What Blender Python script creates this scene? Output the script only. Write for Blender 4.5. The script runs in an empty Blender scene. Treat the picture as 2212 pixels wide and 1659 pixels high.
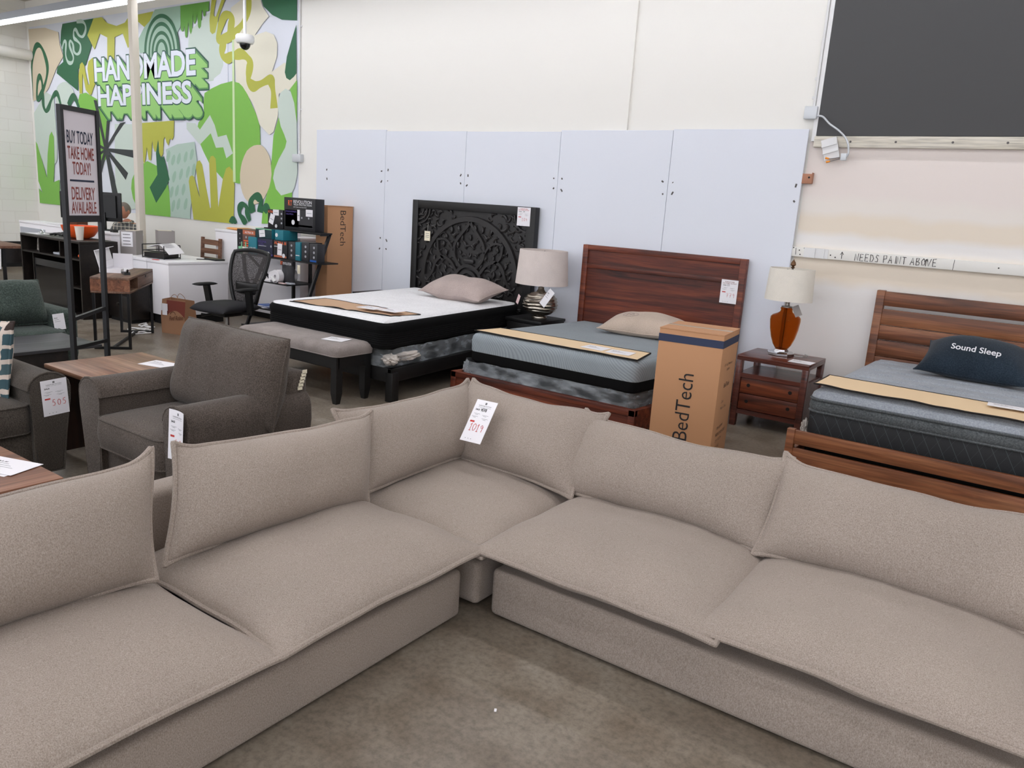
import bpy, bmesh, math, random
from math import pi, sin, cos, radians
from mathutils import Vector as V, Matrix as M, noise
from mathutils.geometry import tessellate_polygon
from mathutils.bvhtree import BVHTree
random.seed(7)
SC = bpy.context.scene
COL = SC.collection

# ------------------------------------------------------------------ materials
def lin(c):
    return tuple(((v/255)/12.92 if v/255 <= .04045 else ((v/255+.055)/1.055)**2.4) for v in c)+(1,)
MAT = {}
def newmat(name):
    m = bpy.data.materials.new(name); m.use_nodes = True
    MAT[name] = m
    nt = m.node_tree; b = nt.nodes['Principled BSDF']
    return m, nt, b
def nd(nt, t, **k):
    n = nt.nodes.new(t)
    for a, v in k.items():
        if a in n.inputs: n.inputs[a].default_value = v
        else: setattr(n, a, v)
    return n
def coords(nt, scale=(1,1,1)):
    tc = nd(nt, 'ShaderNodeTexCoord'); mp = nd(nt, 'ShaderNodeMapping')
    mp.inputs['Scale'].default_value = scale
    nt.links.new(tc.outputs['Object'], mp.inputs['Vector'])
    return mp.outputs['Vector']
def plain(name, c, rough=.55, metal=0, spec=.5, emit=0, trans=0, ior=1.45, bump=0, bscale=200, coat=0):
    m, nt, b = newmat(name)
    b.inputs['Base Color'].default_value = lin(c); b.inputs['Roughness'].default_value = rough
    b.inputs['Metallic'].default_value = metal; b.inputs['Specular IOR Level'].default_value = spec
    b.inputs['Transmission Weight'].default_value = trans; b.inputs['IOR'].default_value = ior
    b.inputs['Coat Weight'].default_value = coat
    if emit:
        b.inputs['Emission Color'].default_value = lin(c); b.inputs['Emission Strength'].default_value = emit
    if bump:
        n = nd(nt, 'ShaderNodeTexNoise', Scale=bscale, Detail=3.0); bp = nd(nt, 'ShaderNodeBump', Strength=bump, Distance=.002)
        nt.links.new(coords(nt), n.inputs['Vector']); nt.links.new(n.outputs[0], bp.inputs['Height']); nt.links.new(bp.outputs[0], b.inputs['Normal'])
    return m
def ramp(nt, fac, stops, interp='LINEAR'):
    r = nd(nt, 'ShaderNodeValToRGB'); e = r.color_ramp; e.interpolation = interp
    while len(e.elements) < len(stops): e.elements.new(.5)
    for el, (p, c) in zip(e.elements, stops): el.position = p; el.color = lin(c)
    nt.links.new(fac, r.inputs['Fac']); return r.outputs['Color']
def mixc(nt, fac, a, b, mode='MIX'):
    n = nt.nodes.new('ShaderNodeMix'); n.data_type = 'RGBA'; n.blend_type = mode
    for s, v in (('Factor', fac), ('A', a), ('B', b)):
        i = [q for q in n.inputs if q.name == s and (s == 'Factor' and q.type == 'VALUE' or q.type == 'RGBA')][0]
        if isinstance(v, (int, float, tuple)): i.default_value = v
        else: nt.links.new(v, i)
    return [o for o in n.outputs if o.type == 'RGBA'][0]
def fabric(name, dark, mid, light, scale=260, bump=.35, big=2.5, stretch=(1,1,1), rough=.95, vary=.16, sheen=.12):
    m, nt, b = newmat(name)
    v = coords(nt, stretch)
    n1 = nd(nt, 'ShaderNodeTexNoise', Scale=scale, Detail=3.0, Roughness=.7); nt.links.new(v, n1.inputs['Vector'])
    n2 = nd(nt, 'ShaderNodeTexNoise', Scale=big, Detail=3.0); nt.links.new(v, n2.inputs['Vector'])
    c1 = ramp(nt, n1.outputs[0], [(.30, dark), (.5, mid), (.70, light)])
    c2 = ramp(nt, n2.outputs[0], [(.3, tuple(int(255*(1-vary)) for _ in '123')), (.7, (255,255,255))])
    c = mixc(nt, 1.0, c1, c2, 'MULTIPLY')
    nt.links.new(c, b.inputs['Base Color']); b.inputs['Roughness'].default_value = rough
    b.inputs['Specular IOR Level'].default_value = .2; b.inputs['Sheen Weight'].default_value = sheen
    bp = nd(nt, 'ShaderNodeBump', Strength=bump, Distance=.0015)
    nt.links.new(n1.outputs[0], bp.inputs['Height']); nt.links.new(bp.outputs[0], b.inputs['Normal'])
    return m
def wood(name, dark, mid, light, axis='X', scale=1.0, rough=.42, planks=0, paxis='Z', knots=0, coat=0, contrast=1.0):
    m, nt, b = newmat(name)
    k = 9*scale; s = {'X': (.55*scale,k,k), 'Y': (k,.55*scale,k), 'Z': (k,k,.55*scale)}[axis]
    v = coords(nt, s)
    n0 = nd(nt, 'ShaderNodeTexNoise', Scale=.9, Detail=2.0); nt.links.new(v, n0.inputs['Vector'])
    ad = nd(nt, 'ShaderNodeVectorMath', operation='MULTIPLY_ADD'); ad.inputs[1].default_value = (2.2,2.2,2.2)
    nt.links.new(n0.outputs['Color'], ad.inputs[0]); nt.links.new(v, ad.inputs[2])
    n1 = nd(nt, 'ShaderNodeTexNoise', Scale=1.3, Detail=6.0, Roughness=.62); nt.links.new(ad.outputs[0], n1.inputs['Vector'])
    n2 = nd(nt, 'ShaderNodeTexNoise', Scale=9.0, Detail=2.0); nt.links.new(v, n2.inputs['Vector'])
    c1 = ramp(nt, n1.outputs[0], [(.5-.2/contrast, dark), (.5, mid), (.5+.2/contrast, light)])
    c2 = ramp(nt, n2.outputs[0], [(.35, (205,205,205)), (.6, (255,255,255))])
    c = mixc(nt, .8, c1, c2, 'MULTIPLY')
    if planks:
        v2 = coords(nt); sx = nd(nt, 'ShaderNodeSeparateXYZ'); nt.links.new(v2, sx.inputs[0])
        mt = nd(nt, 'ShaderNodeMath', operation='DIVIDE'); nt.links.new(sx.outputs[paxis], mt.inputs[0]); mt.inputs[1].default_value = planks
        fl = nd(nt, 'ShaderNodeMath', operation='FLOOR'); nt.links.new(mt.outputs[0], fl.inputs[0])
        wn = nd(nt, 'ShaderNodeTexWhiteNoise', noise_dimensions='1D'); nt.links.new(fl.outputs[0], wn.inputs['W'])
        c3 = ramp(nt, wn.outputs['Value'], [(0, (176,170,168)), (1, (255,250,244))])
        c = mixc(nt, 1.0, c, c3, 'MULTIPLY')
        fr = nd(nt, 'ShaderNodeMath', operation='FRACT'); nt.links.new(mt.outputs[0], fr.inputs[0])
        c4 = ramp(nt, fr.outputs[0], [(0, (70,60,55)), (.025, (255,255,255))])
        c = mixc(nt, .7, c, c4, 'MULTIPLY')
    if knots:
        vo = nd(nt, 'ShaderNodeTexVoronoi', Scale=knots); nt.links.new(coords(nt, tuple(q*1.0 for q in (1,1,2.2))), vo.inputs['Vector'])
        c5 = ramp(nt, vo.outputs['Distance'], [(.03, (60,45,40)), (.10, (255,255,255))])
        c = mixc(nt, .9, c, c5, 'MULTIPLY')
    nt.links.new(c, b.inputs['Base Color']); b.inputs['Roughness'].default_value = rough; b.inputs['Coat Weight'].default_value = coat
    bp = nd(nt, 'ShaderNodeBump', Strength=.12, Distance=.002); nt.links.new(n1.outputs[0], bp.inputs['Height']); nt.links.new(bp.outputs[0], b.inputs['Normal'])
    return m
def film(name, c, alpha=.35, rough=.15):
    m, nt, b = newmat(name)
    b.inputs['Base Color'].default_value = lin(c); b.inputs['Roughness'].default_value = rough
    n = nd(nt, 'ShaderNodeTexNoise', Scale=10.0, Detail=2.0, Roughness=.5); nt.links.new(coords(nt, (.6,.6,1.6)), n.inputs['Vector'])
    mr = nd(nt, 'ShaderNodeMapRange'); mr.inputs['From Min'].default_value = .35; mr.inputs['From Max'].default_value = .7
    mr.inputs['To Min'].default_value = alpha*.35; mr.inputs['To Max'].default_value = min(1, alpha*1.7)
    nt.links.new(n.outputs[0], mr.inputs['Value']); nt.links.new(mr.outputs[0], b.inputs['Alpha'])
    bp = nd(nt, 'ShaderNodeBump', Strength=.5, Distance=.02); nt.links.new(n.outputs[0], bp.inputs['Height']); nt.links.new(bp.outputs[0], b.inputs['Normal'])
    return m

# ------------------------------------------------------------------ mesh builders
def BM(): return bmesh.new()
def box(bm, x0, x1, y0, y1, z0, z1, bev=0, seg=2, mi=0, mat=None):
    r = bmesh.ops.create_cube(bm, size=1)['verts']
    for v in r: v.co = V(((x0+x1)/2+v.co.x*(x1-x0), (y0+y1)/2+v.co.y*(y1-y0), (z0+z1)/2+v.co.z*(z1-z0)))
    fs = {f for v in r for f in v.link_faces}
    for f in fs: f.material_index = mi
    if bev:
        es = list({e for v in r for e in v.link_edges})
        q = bmesh.ops.bevel(bm, geom=es, offset=min(bev, .49*min(abs(x1-x0), abs(y1-y0), abs(z1-z0))), segments=seg, profile=.5, affect='EDGES', material=-1)
        r = list({v for f in q['faces'] for v in f.verts} | {v for v in r if v.is_valid})
    if mat is not None: bmesh.ops.transform(bm, matrix=mat, verts=r)
    return r
def frame_axes(d):
    d = d.normalized(); a = V((0,0,1)) if abs(d.z) < .9 else V((1,0,0))
    u = d.cross(a).normalized(); return u, d.cross(u).normalized()
def cyl(bm, p0, p1, r0, r1=None, n=16, mi=0):
    p0, p1 = V(p0), V(p1); r1 = r0 if r1 is None else r1
    u, w = frame_axes(p1-p0); A = []; B = []
    for i in range(n):
        a = 2*pi*i/n; q = u*cos(a)+w*sin(a)
        A.append(bm.verts.new(p0+q*r0)); B.append(bm.verts.new(p1+q*r1))
    for i in range(n):
        f = bm.faces.new((A[i], B[i], B[(i+1)%n], A[(i+1)%n])); f.material_index = mi
    for L, flip in ((A, 0), (B, 1)):
        f = bm.faces.new(L if not flip else L[::-1]); f.material_index = mi
    return A+B
def bar(bm, p0, p1, wx, wy, mi=0, up=(0,0,1)):
    p0, p1 = V(p0), V(p1); d = (p1-p0).normalized(); up = V(up)
    if abs(d.dot(up)) > .98: up = V((1,0,0))
    s = d.cross(up).normalized(); t = s.cross(d).normalized(); r = []
    for p in (p0, p1):
        for a, b in ((-1,-1), (1,-1), (1,1), (-1,1)): r.append(bm.verts.new(p+s*a*wx/2+t*b*wy/2))
    for q in ((0,1,2,3), (7,6,5,4), (0,4,5,1), (1,5,6,2), (2,6,7,3), (3,7,4,0)):
        f = bm.faces.new([r[i] for i in q]); f.material_index = mi
    return r
def tube(bm, pts, r, n=8, closed=False, mi=0):
    P = [V(p) for p in pts]; m = len(P); rings = []; u = None
    R = r if isinstance(r, (list, tuple)) else [r]*m
    for i in range(m):
        d = (P[(i+1) % m]-P[i-1]) if closed or 0 < i < m-1 else (P[1]-P[0] if i == 0 else P[-1]-P[-2])
        if d.length < 1e-9: d = V((0,0,1))
        d.normalize()
        if u is None: u, w = frame_axes(d)
        else:
            u = u-d*u.dot(d)
            u = u.normalized() if u.length > 1e-6 else frame_axes(d)[0]
            w = d.cross(u)
        rings.append([bm.verts.new(P[i]+(u*cos(2*pi*k/n)+w*sin(2*pi*k/n))*R[i]) for k in range(n)])
    for i in range(m if closed else m-1):
        A, B = rings[i], rings[(i+1) % m]
        sh = 0
        if closed and i == m-1:
            sh = min(range(n), key=lambda s: (A[0].co-B[s].co).length)
        for k in range(n):
            f = bm.faces.new((A[k], A[(k+1) % n], B[(k+1+sh) % n], B[(k+sh) % n])); f.material_index = mi
    if not closed:
        for L in (rings[0][::-1], rings[-1]):
            f = bm.faces.new(L); f.material_index = mi
def lathe(bm, prof, n=32, c=(0,0,0), mi=0, seg=None):
    rings = []
    for r, z in prof:
        if r < 1e-5: rings.append([bm.verts.new((c[0], c[1], c[2]+z))])
        else: rings.append([bm.verts.new((c[0]+r*cos(2*pi*k/n), c[1]+r*sin(2*pi*k/n), c[2]+z)) for k in range(n)])
    for A, B in zip(rings, rings[1:]):
        for k in range(n):
            q = [A[k % len(A)], A[(k+1) % len(A)], B[(k+1) % len(B)], B[k % len(B)]]
            q = list(dict.fromkeys(q))
            if len(q) > 2: f = bm.faces.new(q); f.material_index = mi
def prism(bm, pts, h0, h1, plane='xy', mi=0):
    def P(a, b, h): return {'xy': (a,b,h), 'xz': (a,h,b), 'yz': (h,a,b)}[plane]
    A = [bm.verts.new(P(a, b, h0)) for a, b in pts]; B = [bm.verts.new(P(a, b, h1)) for a, b in pts]; n = len(A)
    for f in (A[::-1], B): bm.faces.new(f).material_index = mi
    for i in range(n): bm.faces.new((A[i], A[(i+1) % n], B[(i+1) % n], B[i])).material_index = mi
    return A+B
def ball(bm, c, rx, ry=None, rz=None, n=16, m=10, mi=0):
    ry = rx if ry is None else ry; rz = rx if rz is None else rz
    r = bmesh.ops.create_uvsphere(bm, u_segments=n, v_segments=m, radius=1)['verts']
    for v in r: v.co = V((c[0]+v.co.x*rx, c[1]+v.co.y*ry, c[2]+v.co.z*rz))
    for f in {f for v in r for f in v.link_faces}: f.material_index = mi
    return r
def quad(bm, p, mi=0):
    f = bm.faces.new([bm.verts.new(q) for q in p]); f.material_index = mi; return f
def frame(o, x, y):
    """matrix that puts the local XY plane on origin o with axes x and y"""
    x = V(x).normalized(); y = V(y); z = x.cross(y).normalized(); y = z.cross(x)
    return M(((x.x,y.x,z.x,o[0]), (x.y,y.y,z.y,o[1]), (x.z,y.z,z.z,o[2]), (0,0,0,1)))
def crom(pts, n=5, closed=True):
    P = [V(q) for q in pts]; m = len(P); out = []
    for i in range(m if closed else m-1):
        if closed: a, b, c, d = P[i-1], P[i], P[(i+1) % m], P[(i+2) % m]
        else: a, b, c, d = P[max(i-1,0)], P[i], P[i+1], P[min(i+2,m-1)]
        for j in range(n):
            t = j/n; out.append(.5*((2*b)+(c-a)*t+(2*a-5*b+4*c-d)*t*t+(3*b-a-3*c+d)*t**3))
    if not closed: out.append(P[-1])
    return out
def pillow(w, d, up, dn, nx=34, ny=24, p=3.2, q=.55, pinch=.05, welt=0, wr=.010, seed=0, droop=0, sag=0, freq=5, skew=0, ears=0):
    """soft cushion lying in XY: knife edge outline with pulled-out corners, crown up and belly down"""
    bm = BM(); rnd = V((seed*3.1, seed*7.7, seed*1.3)); out = []
    def pos(u, v, s):
        pu = pinch*(1-v*v)*abs(u)**3; pv = pinch*(1-u*u)*abs(v)**3
        x = w/2*u*(1-pu*min(1, d/w*1.4)); y = d/2*v*(1-pv)
        t = max(0, (1-abs(u)**p))**q*max(0, (1-abs(v)**p))**q
        c = abs(u*v)**5
        nz = noise.noise(V((x, y, s*.3))*freq+rnd)*wr*t**.5+noise.noise(V((x*freq*2.6, y*freq*.8, s))+rnd)*wr*.45*t**.5
        ed = noise.noise(V((x*4, y*4, 9))+rnd)*wr*.8
        z = s*t*(up if s > 0 else dn)+nz+ed+droop*c-sag*(1-u*u)*(1-v*v)*(1 if s > 0 else 0)
        if ears: y += ears*max(0, (abs(u)-.80)/.20)**2*(max(0, v)**5+.35*(-max(0, -v)**5))+ears*.35*noise.noise(V((u*2.2, 3, seed)))*max(0, v)**4
        return V((x+skew*v*w*.5, y+ed*.6, z))
    U = [sin(pi/2*(2*i/nx-1)) for i in range(nx+1)]; W = [sin(pi/2*(2*j/ny-1)) for j in range(ny+1)]
    top = {}; bot = {}
    for i, u in enumerate(U):
        for j, v in enumerate(W):
            top[i,j] = bm.verts.new(pos(u, v, 1))
            bot[i,j] = top[i,j] if i in (0, nx) or j in (0, ny) else bm.verts.new(pos(u, v, -1))
    for i in range(nx):
        for j in range(ny):
            bm.faces.new((top[i,j], top[i+1,j], top[i+1,j+1], top[i,j+1]))
            bm.faces.new((bot[i,j], bot[i,j+1], bot[i+1,j+1], bot[i+1,j]))
    if welt:
        ring = [(i,0) for i in range(nx)]+[(nx,j) for j in range(ny)]+[(i,ny) for i in range(nx,0,-1)]+[(0,j) for j in range(ny,0,-1)]
        tube(bm, [top[k].co.copy() for k in ring], welt, 8, True)
    return bm
def text_bm(s, w=None, h=None, bold=0, shear=0, spacing=1.0, align='CENTER', res=3, ext=0, line=1.0):
    cu = bpy.data.curves.new('t', 'FONT'); cu.body = s; cu.offset = bold; cu.shear = shear; cu.space_character = spacing; cu.space_line = line
    cu.align_x = align; cu.resolution_u = res; cu.extrude = ext
    o = bpy.data.objects.new('t', cu); COL.objects.link(o)
    dg = bpy.context.evaluated_depsgraph_get(); me = bpy.data.meshes.new_from_object(o.evaluated_get(dg))
    bm = BM(); bm.from_mesh(me); bpy.data.objects.remove(o); bpy.data.curves.remove(cu); bpy.data.meshes.remove(me)
    xs = [v.co.x for v in bm.verts]; ys = [v.co.y for v in bm.verts]
    if not xs: return bm
    x0, x1, y0, y1 = min(xs), max(xs), min(ys), max(ys)
    kx = w/(x1-x0) if w else None; ky = h/(y1-y0) if h else None
    kx = kx or ky; ky = ky or kx
    for v in bm.verts: v.co = V(((v.co.x-(x0+x1)/2)*kx, (v.co.y-(y0+y1)/2)*ky, v.co.z))
    return bm
def add(dst, src, mat=None, mi=None):
    """append bmesh src into dst"""
    if mat is not None: src.transform(mat)
    if mi is not None:
        for f in src.faces: f.material_index = mi
    me = bpy.data.meshes.new('tmp'); src.to_mesh(me); src.free(); dst.from_mesh(me); bpy.data.meshes.remove(me)
def boxcush(x0, x1, y0, y1, z0, z1, R=.05, crown=.03, puff=.012, seed=0, r=.03):
    """boxed foam cushion with rounded edges and a crowned top"""
    bm = BM(); n = 26; m = 22; H = z1-z0; T = {}; B = {}
    def co(i, j, top):
        u, v = i/n*2-1, j/m*2-1; a, b = abs(u), abs(v)
        x = (x0+x1)/2+(x1-x0)/2*u; y = (y0+y1)/2+(y1-y0)/2*v
        cx = min(max(x, x0+R), x1-R); cy = min(max(y, y0+R), y1-R); dx, dy = x-cx, y-cy; L = math.hypot(dx, dy)
        if L > R: x, y = cx+dx*R/L, cy+dy*R/L
        k = ((1-a**4)*(1-b**4))**.5
        return V((x, y, (z1+crown*k+noise.noise(V((x*4,y*4,seed)))*.008*k) if top else z0))
    for i in range(n+1):
        for j in range(m+1): T[i,j] = bm.verts.new(co(i,j,1)); B[i,j] = bm.verts.new(co(i,j,0))
    for i in range(n):
        for j in range(m):
            bm.faces.new((T[i,j],T[i+1,j],T[i+1,j+1],T[i,j+1])); bm.faces.new((B[i,j],B[i,j+1],B[i+1,j+1],B[i+1,j]))
    ring = [(i,0) for i in range(n)]+[(n,j) for j in range(m)]+[(i,m) for i in range(n,0,-1)]+[(0,j) for j in range(m,0,-1)]
    c = V(((x0+x1)/2,(y0+y1)/2,0)); N = len(ring); prev = [B[k] for k in ring]
    for s in range(1, 6):
        t = s/6; cur = []
        for k in ring:
            p = B[k].co.lerp(T[k].co, t); d = V((p.x-c.x,p.y-c.y,0)); d = V((math.copysign(1,d.x),0,0)) if abs(d.x)/(x1-x0) > abs(d.y)/(y1-y0) else V((0,math.copysign(1,d.y),0))
            cur.append(bm.verts.new(p+d*puff*sin(pi*t)))
        for q in range(N): bm.faces.new((prev[q], prev[(q+1)%N], cur[(q+1)%N], cur[q]))
        prev = cur
    top = [T[k] for k in ring]
    for q in range(N): bm.faces.new((prev[q], prev[(q+1)%N], top[(q+1)%N], top[q]))
    tube(bm, [T[k].co.copy() for k in ring], .006, 6, True); tube(bm, [B[k].co.copy() for k in ring], .005, 6, True)
    return bm
STROKE = {'0': [[(.5,1),(.15,.8),(.1,.4),(.35,.02),(.65,.05),(.9,.45),(.85,.8),(.5,1)]], '1': [[(.25,.75),(.55,1),(.5,0)],[(.25,0),(.75,0)]],
 '4': [[(.35,1),(.15,.5),(.9,.45)],[(.7,.8),(.55,0)]], '5': [[(.85,1),(.3,.98),(.2,.6),(.6,.62),(.85,.35),(.6,.03),(.15,.08)]], '7': [[(.1,.95),(.9,1),(.45,0)],[(.25,.5),(.75,.52)]],
 '8': [[(.55,.52),(.2,.75),(.5,1),(.8,.78),(.5,.5),(.15,.22),(.5,0),(.85,.22),(.55,.52)]], '9': [[(.85,.75),(.5,.98),(.2,.75),(.45,.5),(.85,.78),(.7,0)]],
 'N': [[(.1,0),(.15,1),(.85,.05),(.9,1)]], 'E': [[(.85,.97),(.15,1),(.12,0),(.9,.04)],[(.14,.52),(.75,.53)]], 'D': [[(.12,1),(.15,0),(.6,.05),(.9,.45),(.6,.95),(.05,1)]],
 'S': [[(.85,.9),(.4,1),(.2,.72),(.7,.42),(.6,.05),(.1,.1)]], 'P': [[(.15,0),(.12,1),(.8,.95),(.8,.55),(.15,.48)]], 'A': [[(.05,0),(.5,1),(.9,0)],[(.2,.38),(.8,.36)]],
 'I': [[(.5,0),(.5,1)]], 'T': [[(.05,1),(.95,.98)],[(.5,1),(.5,0)]], 'B': [[(.15,0),(.15,1),(.75,.9),(.6,.55),(.15,.52),(.85,.4),(.8,.08),(.15,0)]],
 'O': [[(.5,1),(.1,.6),(.3,.05),(.75,.1),(.9,.6),(.5,1)]], 'V': [[(.05,1),(.45,0),(.95,1)]], '^': [[(.5,0),(.5,1)],[(.1,.6),(.5,1),(.9,.62)]], '/': [[(.2,0),(.7,1)]], ' ': []}
def strokes(bm, s, mat, h, adv=.72, r=.002, mi=0, wob=.05):
    x = 0
    for ch in s:
        for pl in STROKE.get(ch, []):
            tube(bm, [mat @ V((x+a*h*.55, b*h*(1+random.uniform(-wob, wob)), .0006)) for a, b in pl], r, 4, mi=mi)
        x += adv*h*(.55 if ch in ' I' else 1)
    return x

# ------------------------------------------------------------------ objects
def link(name, bm, mats, parent=None, ang=38):
    me = bpy.data.meshes.new(name)
    bmesh.ops.recalc_face_normals(bm, faces=bm.faces[:])
    bm.to_mesh(me); bm.free()
    for m in (mats if isinstance(mats, (list, tuple)) else [mats]): me.materials.append(MAT[m] if isinstance(m, str) else m)
    me.polygons.foreach_set('use_smooth', [True]*len(me.polygons)); me.set_sharp_from_angle(angle=radians(ang))
    o = bpy.data.objects.new(name, me); COL.objects.link(o)
    if parent is not None: o.parent = parent
    return o
WORLD = {}
def thing(name, label, cat, loc=(0,0,0), rz=0, group=None, world=True):
    """an Empty at the thing's base; its parts are given in world coordinates (or in its own when world=False)"""
    o = bpy.data.objects.new(name, None); COL.objects.link(o); o.empty_display_size = .1
    o.location = loc; o.rotation_euler = (0,0,rz); o['label'] = label; o['category'] = cat
    if group: o['group'] = group
    WORLD[o.name] = (M.Translation(V(loc)) @ M.Rotation(rz, 4, 'Z')) if world else M.Identity(4)
    return o
def part(name, bm, mats, root, label=None, ang=38):
    w = WORLD.get(root.name)
    if w is not None: bm.transform(w.inverted())
    o = link(name, bm, mats, None, ang); o.parent = root
    if w is not None: WORLD[o.name] = w
    if label: o['label'] = label
    return o
def single(name, bm, mats, label, cat, loc=None, rz=0, group=None, ang=38):
    """a thing that is one mesh, built in world coordinates around its base point loc"""
    if loc is None:
        n = len(bm.verts); c = sum((v.co for v in bm.verts), V())/n; loc = (c.x, c.y, min(v.co.z for v in bm.verts))
    bm.transform((M.Translation(V(loc)) @ M.Rotation(rz, 4, 'Z')).inverted())
    o = link(name, bm, mats, None, ang); o.location = loc; o.rotation_euler = (0,0,rz)
    o['label'] = label; o['category'] = cat
    if group: o['group'] = group
    WORLD[o.name] = M.Translation(V(loc)) @ M.Rotation(rz, 4, 'Z')
    return o
def struct(name, bm, mats, root=None, ang=38):
    o = link(name, bm, mats, None, ang); o['kind'] = 'structure'
    if root: o.parent = root
    return o
def copy_tree(o, parent=None):
    c = o.copy(); COL.objects.link(c); c.parent = parent
    for ch in list(o.children): copy_tree(ch, c)
    return c

LIGHT_A, LIGHT_B, FILL_STRENGTH, EXPOSURE = 13.6, 22.0, 2.6, -0.08
CAM_YPR = (-0.602883, 0.222421, 0.067086)
# ------------------------------------------------------------------ material set
fabric('greige', (132,120,110), (158,145,135), (178,166,156), scale=330, bump=.22, big=2.2, stretch=(1,1,.55), vary=.05)
fabric('taupe', (58,50,44), (90,81,74), (118,108,100), scale=210, bump=.4, big=3, vary=.14)
fabric('taupe_olive', (50,45,38), (82,75,68), (108,100,91), scale=210, bump=.4, big=3, vary=.14)
fabric('sea_green', (44,54,50), (70,82,76), (94,106,98), scale=90, bump=.6, big=3, vary=.15)
fabric('bench_velvet', (134,124,120), (156,146,142), (172,162,158), scale=220, bump=.2, big=6, vary=.14)
fabric('pillow_mauve', (160,144,138), (182,166,160), (196,182,176), scale=220, bump=.2, big=4, vary=.08)
fabric('pillow_sand', (178,160,144), (196,178,162), (208,192,178), scale=220, bump=.2, big=4, vary=.08)
fabric('pillow_navy', (26,36,46), (38,50,62), (56,68,80), scale=160, bump=.3, big=4, vary=.2)
fabric('mat_white', (226,226,228), (238,238,240), (246,246,248), scale=60, bump=.35, big=5, vary=.03)
fabric('mat_black', (6,6,7), (11,11,12), (18,18,20), scale=180, bump=.35, big=3, stretch=(1,1,4), vary=.1, sheen=0)
fabric('mat_grey', (112,120,124), (134,143,148), (150,158,163), scale=240, bump=.25, big=2, vary=.06)
fabric('mat_lightgrey', (140,146,154), (158,164,172), (176,182,188), scale=110, bump=.4, big=3, vary=.08)
fabric('mat_darkgrey', (66,70,72), (88,92,94), (110,114,116), scale=110, bump=.4, big=3, vary=.12)
fabric('lampshade_linen', (206,194,188), (220,208,202), (228,218,212), scale=300, bump=.15, big=8, vary=.03)
fabric('lampshade_cream', (226,220,206), (236,230,218), (242,236,226), scale=300, bump=.1, big=8, vary=.03)
wood('red_wood', (58,24,15), (112,50,30), (146,76,46), 'X', 1.0, .5, contrast=1.1)
wood('red_wood_plank', (48,20,12), (108,46,27), (150,76,44), 'X', .8, .5, planks=.118, contrast=1.0)
wood('red_wood_dark', (52,25,19), (92,46,36), (114,62,50), 'X', 1.0, .34, coat=.2)
wood('red_wood_knot', (62,28,16), (116,55,32), (146,78,46), 'X', .9, .38, knots=2.6)
wood('walnut', (72,38,20), (128,76,46), (166,110,72), 'X', .75, .42, contrast=1.2)
wood('table_wood', (96,62,46), (138,98,76), (172,132,106), 'X', .8, .38, contrast=1.1)
wood('table_wood_y', (96,58,42), (142,96,72), (176,130,102), 'Y', .7, .38, contrast=1.1)
wood('table_dark', (26,14,9), (48,26,18), (66,38,26), 'Z', .8, .45)
wood('desk_wood', (84,58,44), (120,88,70), (150,118,98), 'X', .9, .5)
wood('desk_live', (88,50,32), (136,86,60), (172,120,90), 'X', 1.0, .5)
wood('black_wood', (6,6,6), (11,10,11), (17,16,16), 'X', .9, .5, contrast=.9)
wood('espresso', (14,10,8), (26,20,17), (40,32,28), 'X', .8, .4)
wood('grey_wood', (44,44,46), (64,64,68), (88,86,90), 'Y', .7, .45)
wood('pine', (206,198,180), (222,216,202), (236,230,218), 'X', .8, .6, contrast=.7)
wood('brown_slat', (92,60,44), (124,86,66), (146,106,84), 'X', .9, .5)
plain('carved_black', (40,38,38), .38, bump=.3, bscale=60)
plain('cardboard', (188,140,102), .8, bump=.1, bscale=80); plain('cardboard_light', (196,156,122), .8, bump=.1, bscale=60)
plain('kraft_pad', (196,160,128), .7, bump=.15, bscale=30); plain('pad_tan', (232,204,164), .6, bump=.05, bscale=20)
plain('pad_edge', (26,20,18), .8); plain('ink', (34,32,34), .7); plain('ink_blue', (34,44,66), .7); plain('ink_red', (196,60,56), .7); plain('ink_brick', (140,70,64), .7)
plain('ink_grey', (110,108,110), .7); plain('paper', (238,236,240), .6); plain('paper_cream', (236,228,204), .6); plain('paper_pink', (236,206,206), .6)
plain('poster', (214,208,214), .5); plain('bag_paper', (158,116,86), .75, bump=.2, bscale=40); plain('bag_red', (120,54,42), .75); plain('bag_print', (96,54,36), .75)
plain('black_metal', (20,20,22), .45, spec=.5, bump=.05); plain('black_plastic', (14,14,15), .42); plain('black_gloss', (8,8,9), .15); plain('rubber', (16,16,17), .8)
plain('mesh_black', (34,32,33), .7, bump=.8, bscale=400); plain('seat_black', (24,23,28), .75, bump=.4, bscale=200)
plain('chrome', (200,200,202), .15, metal=1); plain('silver', (150,146,140), .28, metal=1); plain('mercury', (176,168,156), .26, metal=1); plain('pewter', (120,112,100), .35, metal=1)
plain('steel', (150,152,156), .35, metal=.8); plain('bronze', (110,80,56), .4, metal=.6); plain('galv', (206,210,214), .4, metal=.2)
plain('white_laminate', (240,238,242), .35); plain('white_metal', (226,226,226), .4); plain('white_plastic', (232,232,232), .4); plain('white_paint', (232,230,224), .5)
plain('panel_grey', (226,230,239), .6); plain('wall_white', (238,236,230), .75, bump=.05, bscale=30); plain('ceiling_tan', (196,188,176), .9)
plain('pole_paint', (222,214,202), .45); plain('board_black', (76,76,77), .75, bump=.15, bscale=60); plain('screw', (96,92,90), .5, metal=.5)
plain('block_brown', (176,124,98), .6); plain('orange', (232,92,36), .4); plain('cup_white', (228,220,210), .6); plain('teal', (34,120,136), .5); plain('teal_dark', (14,52,58), .5)
plain('box_black', (26,26,30), .45); plain('box_navy', (24,28,54), .45); plain('box_char', (48,48,52), .45); plain('box_orange', (190,106,74), .5); plain('box_brown', (104,72,62), .5)
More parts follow.
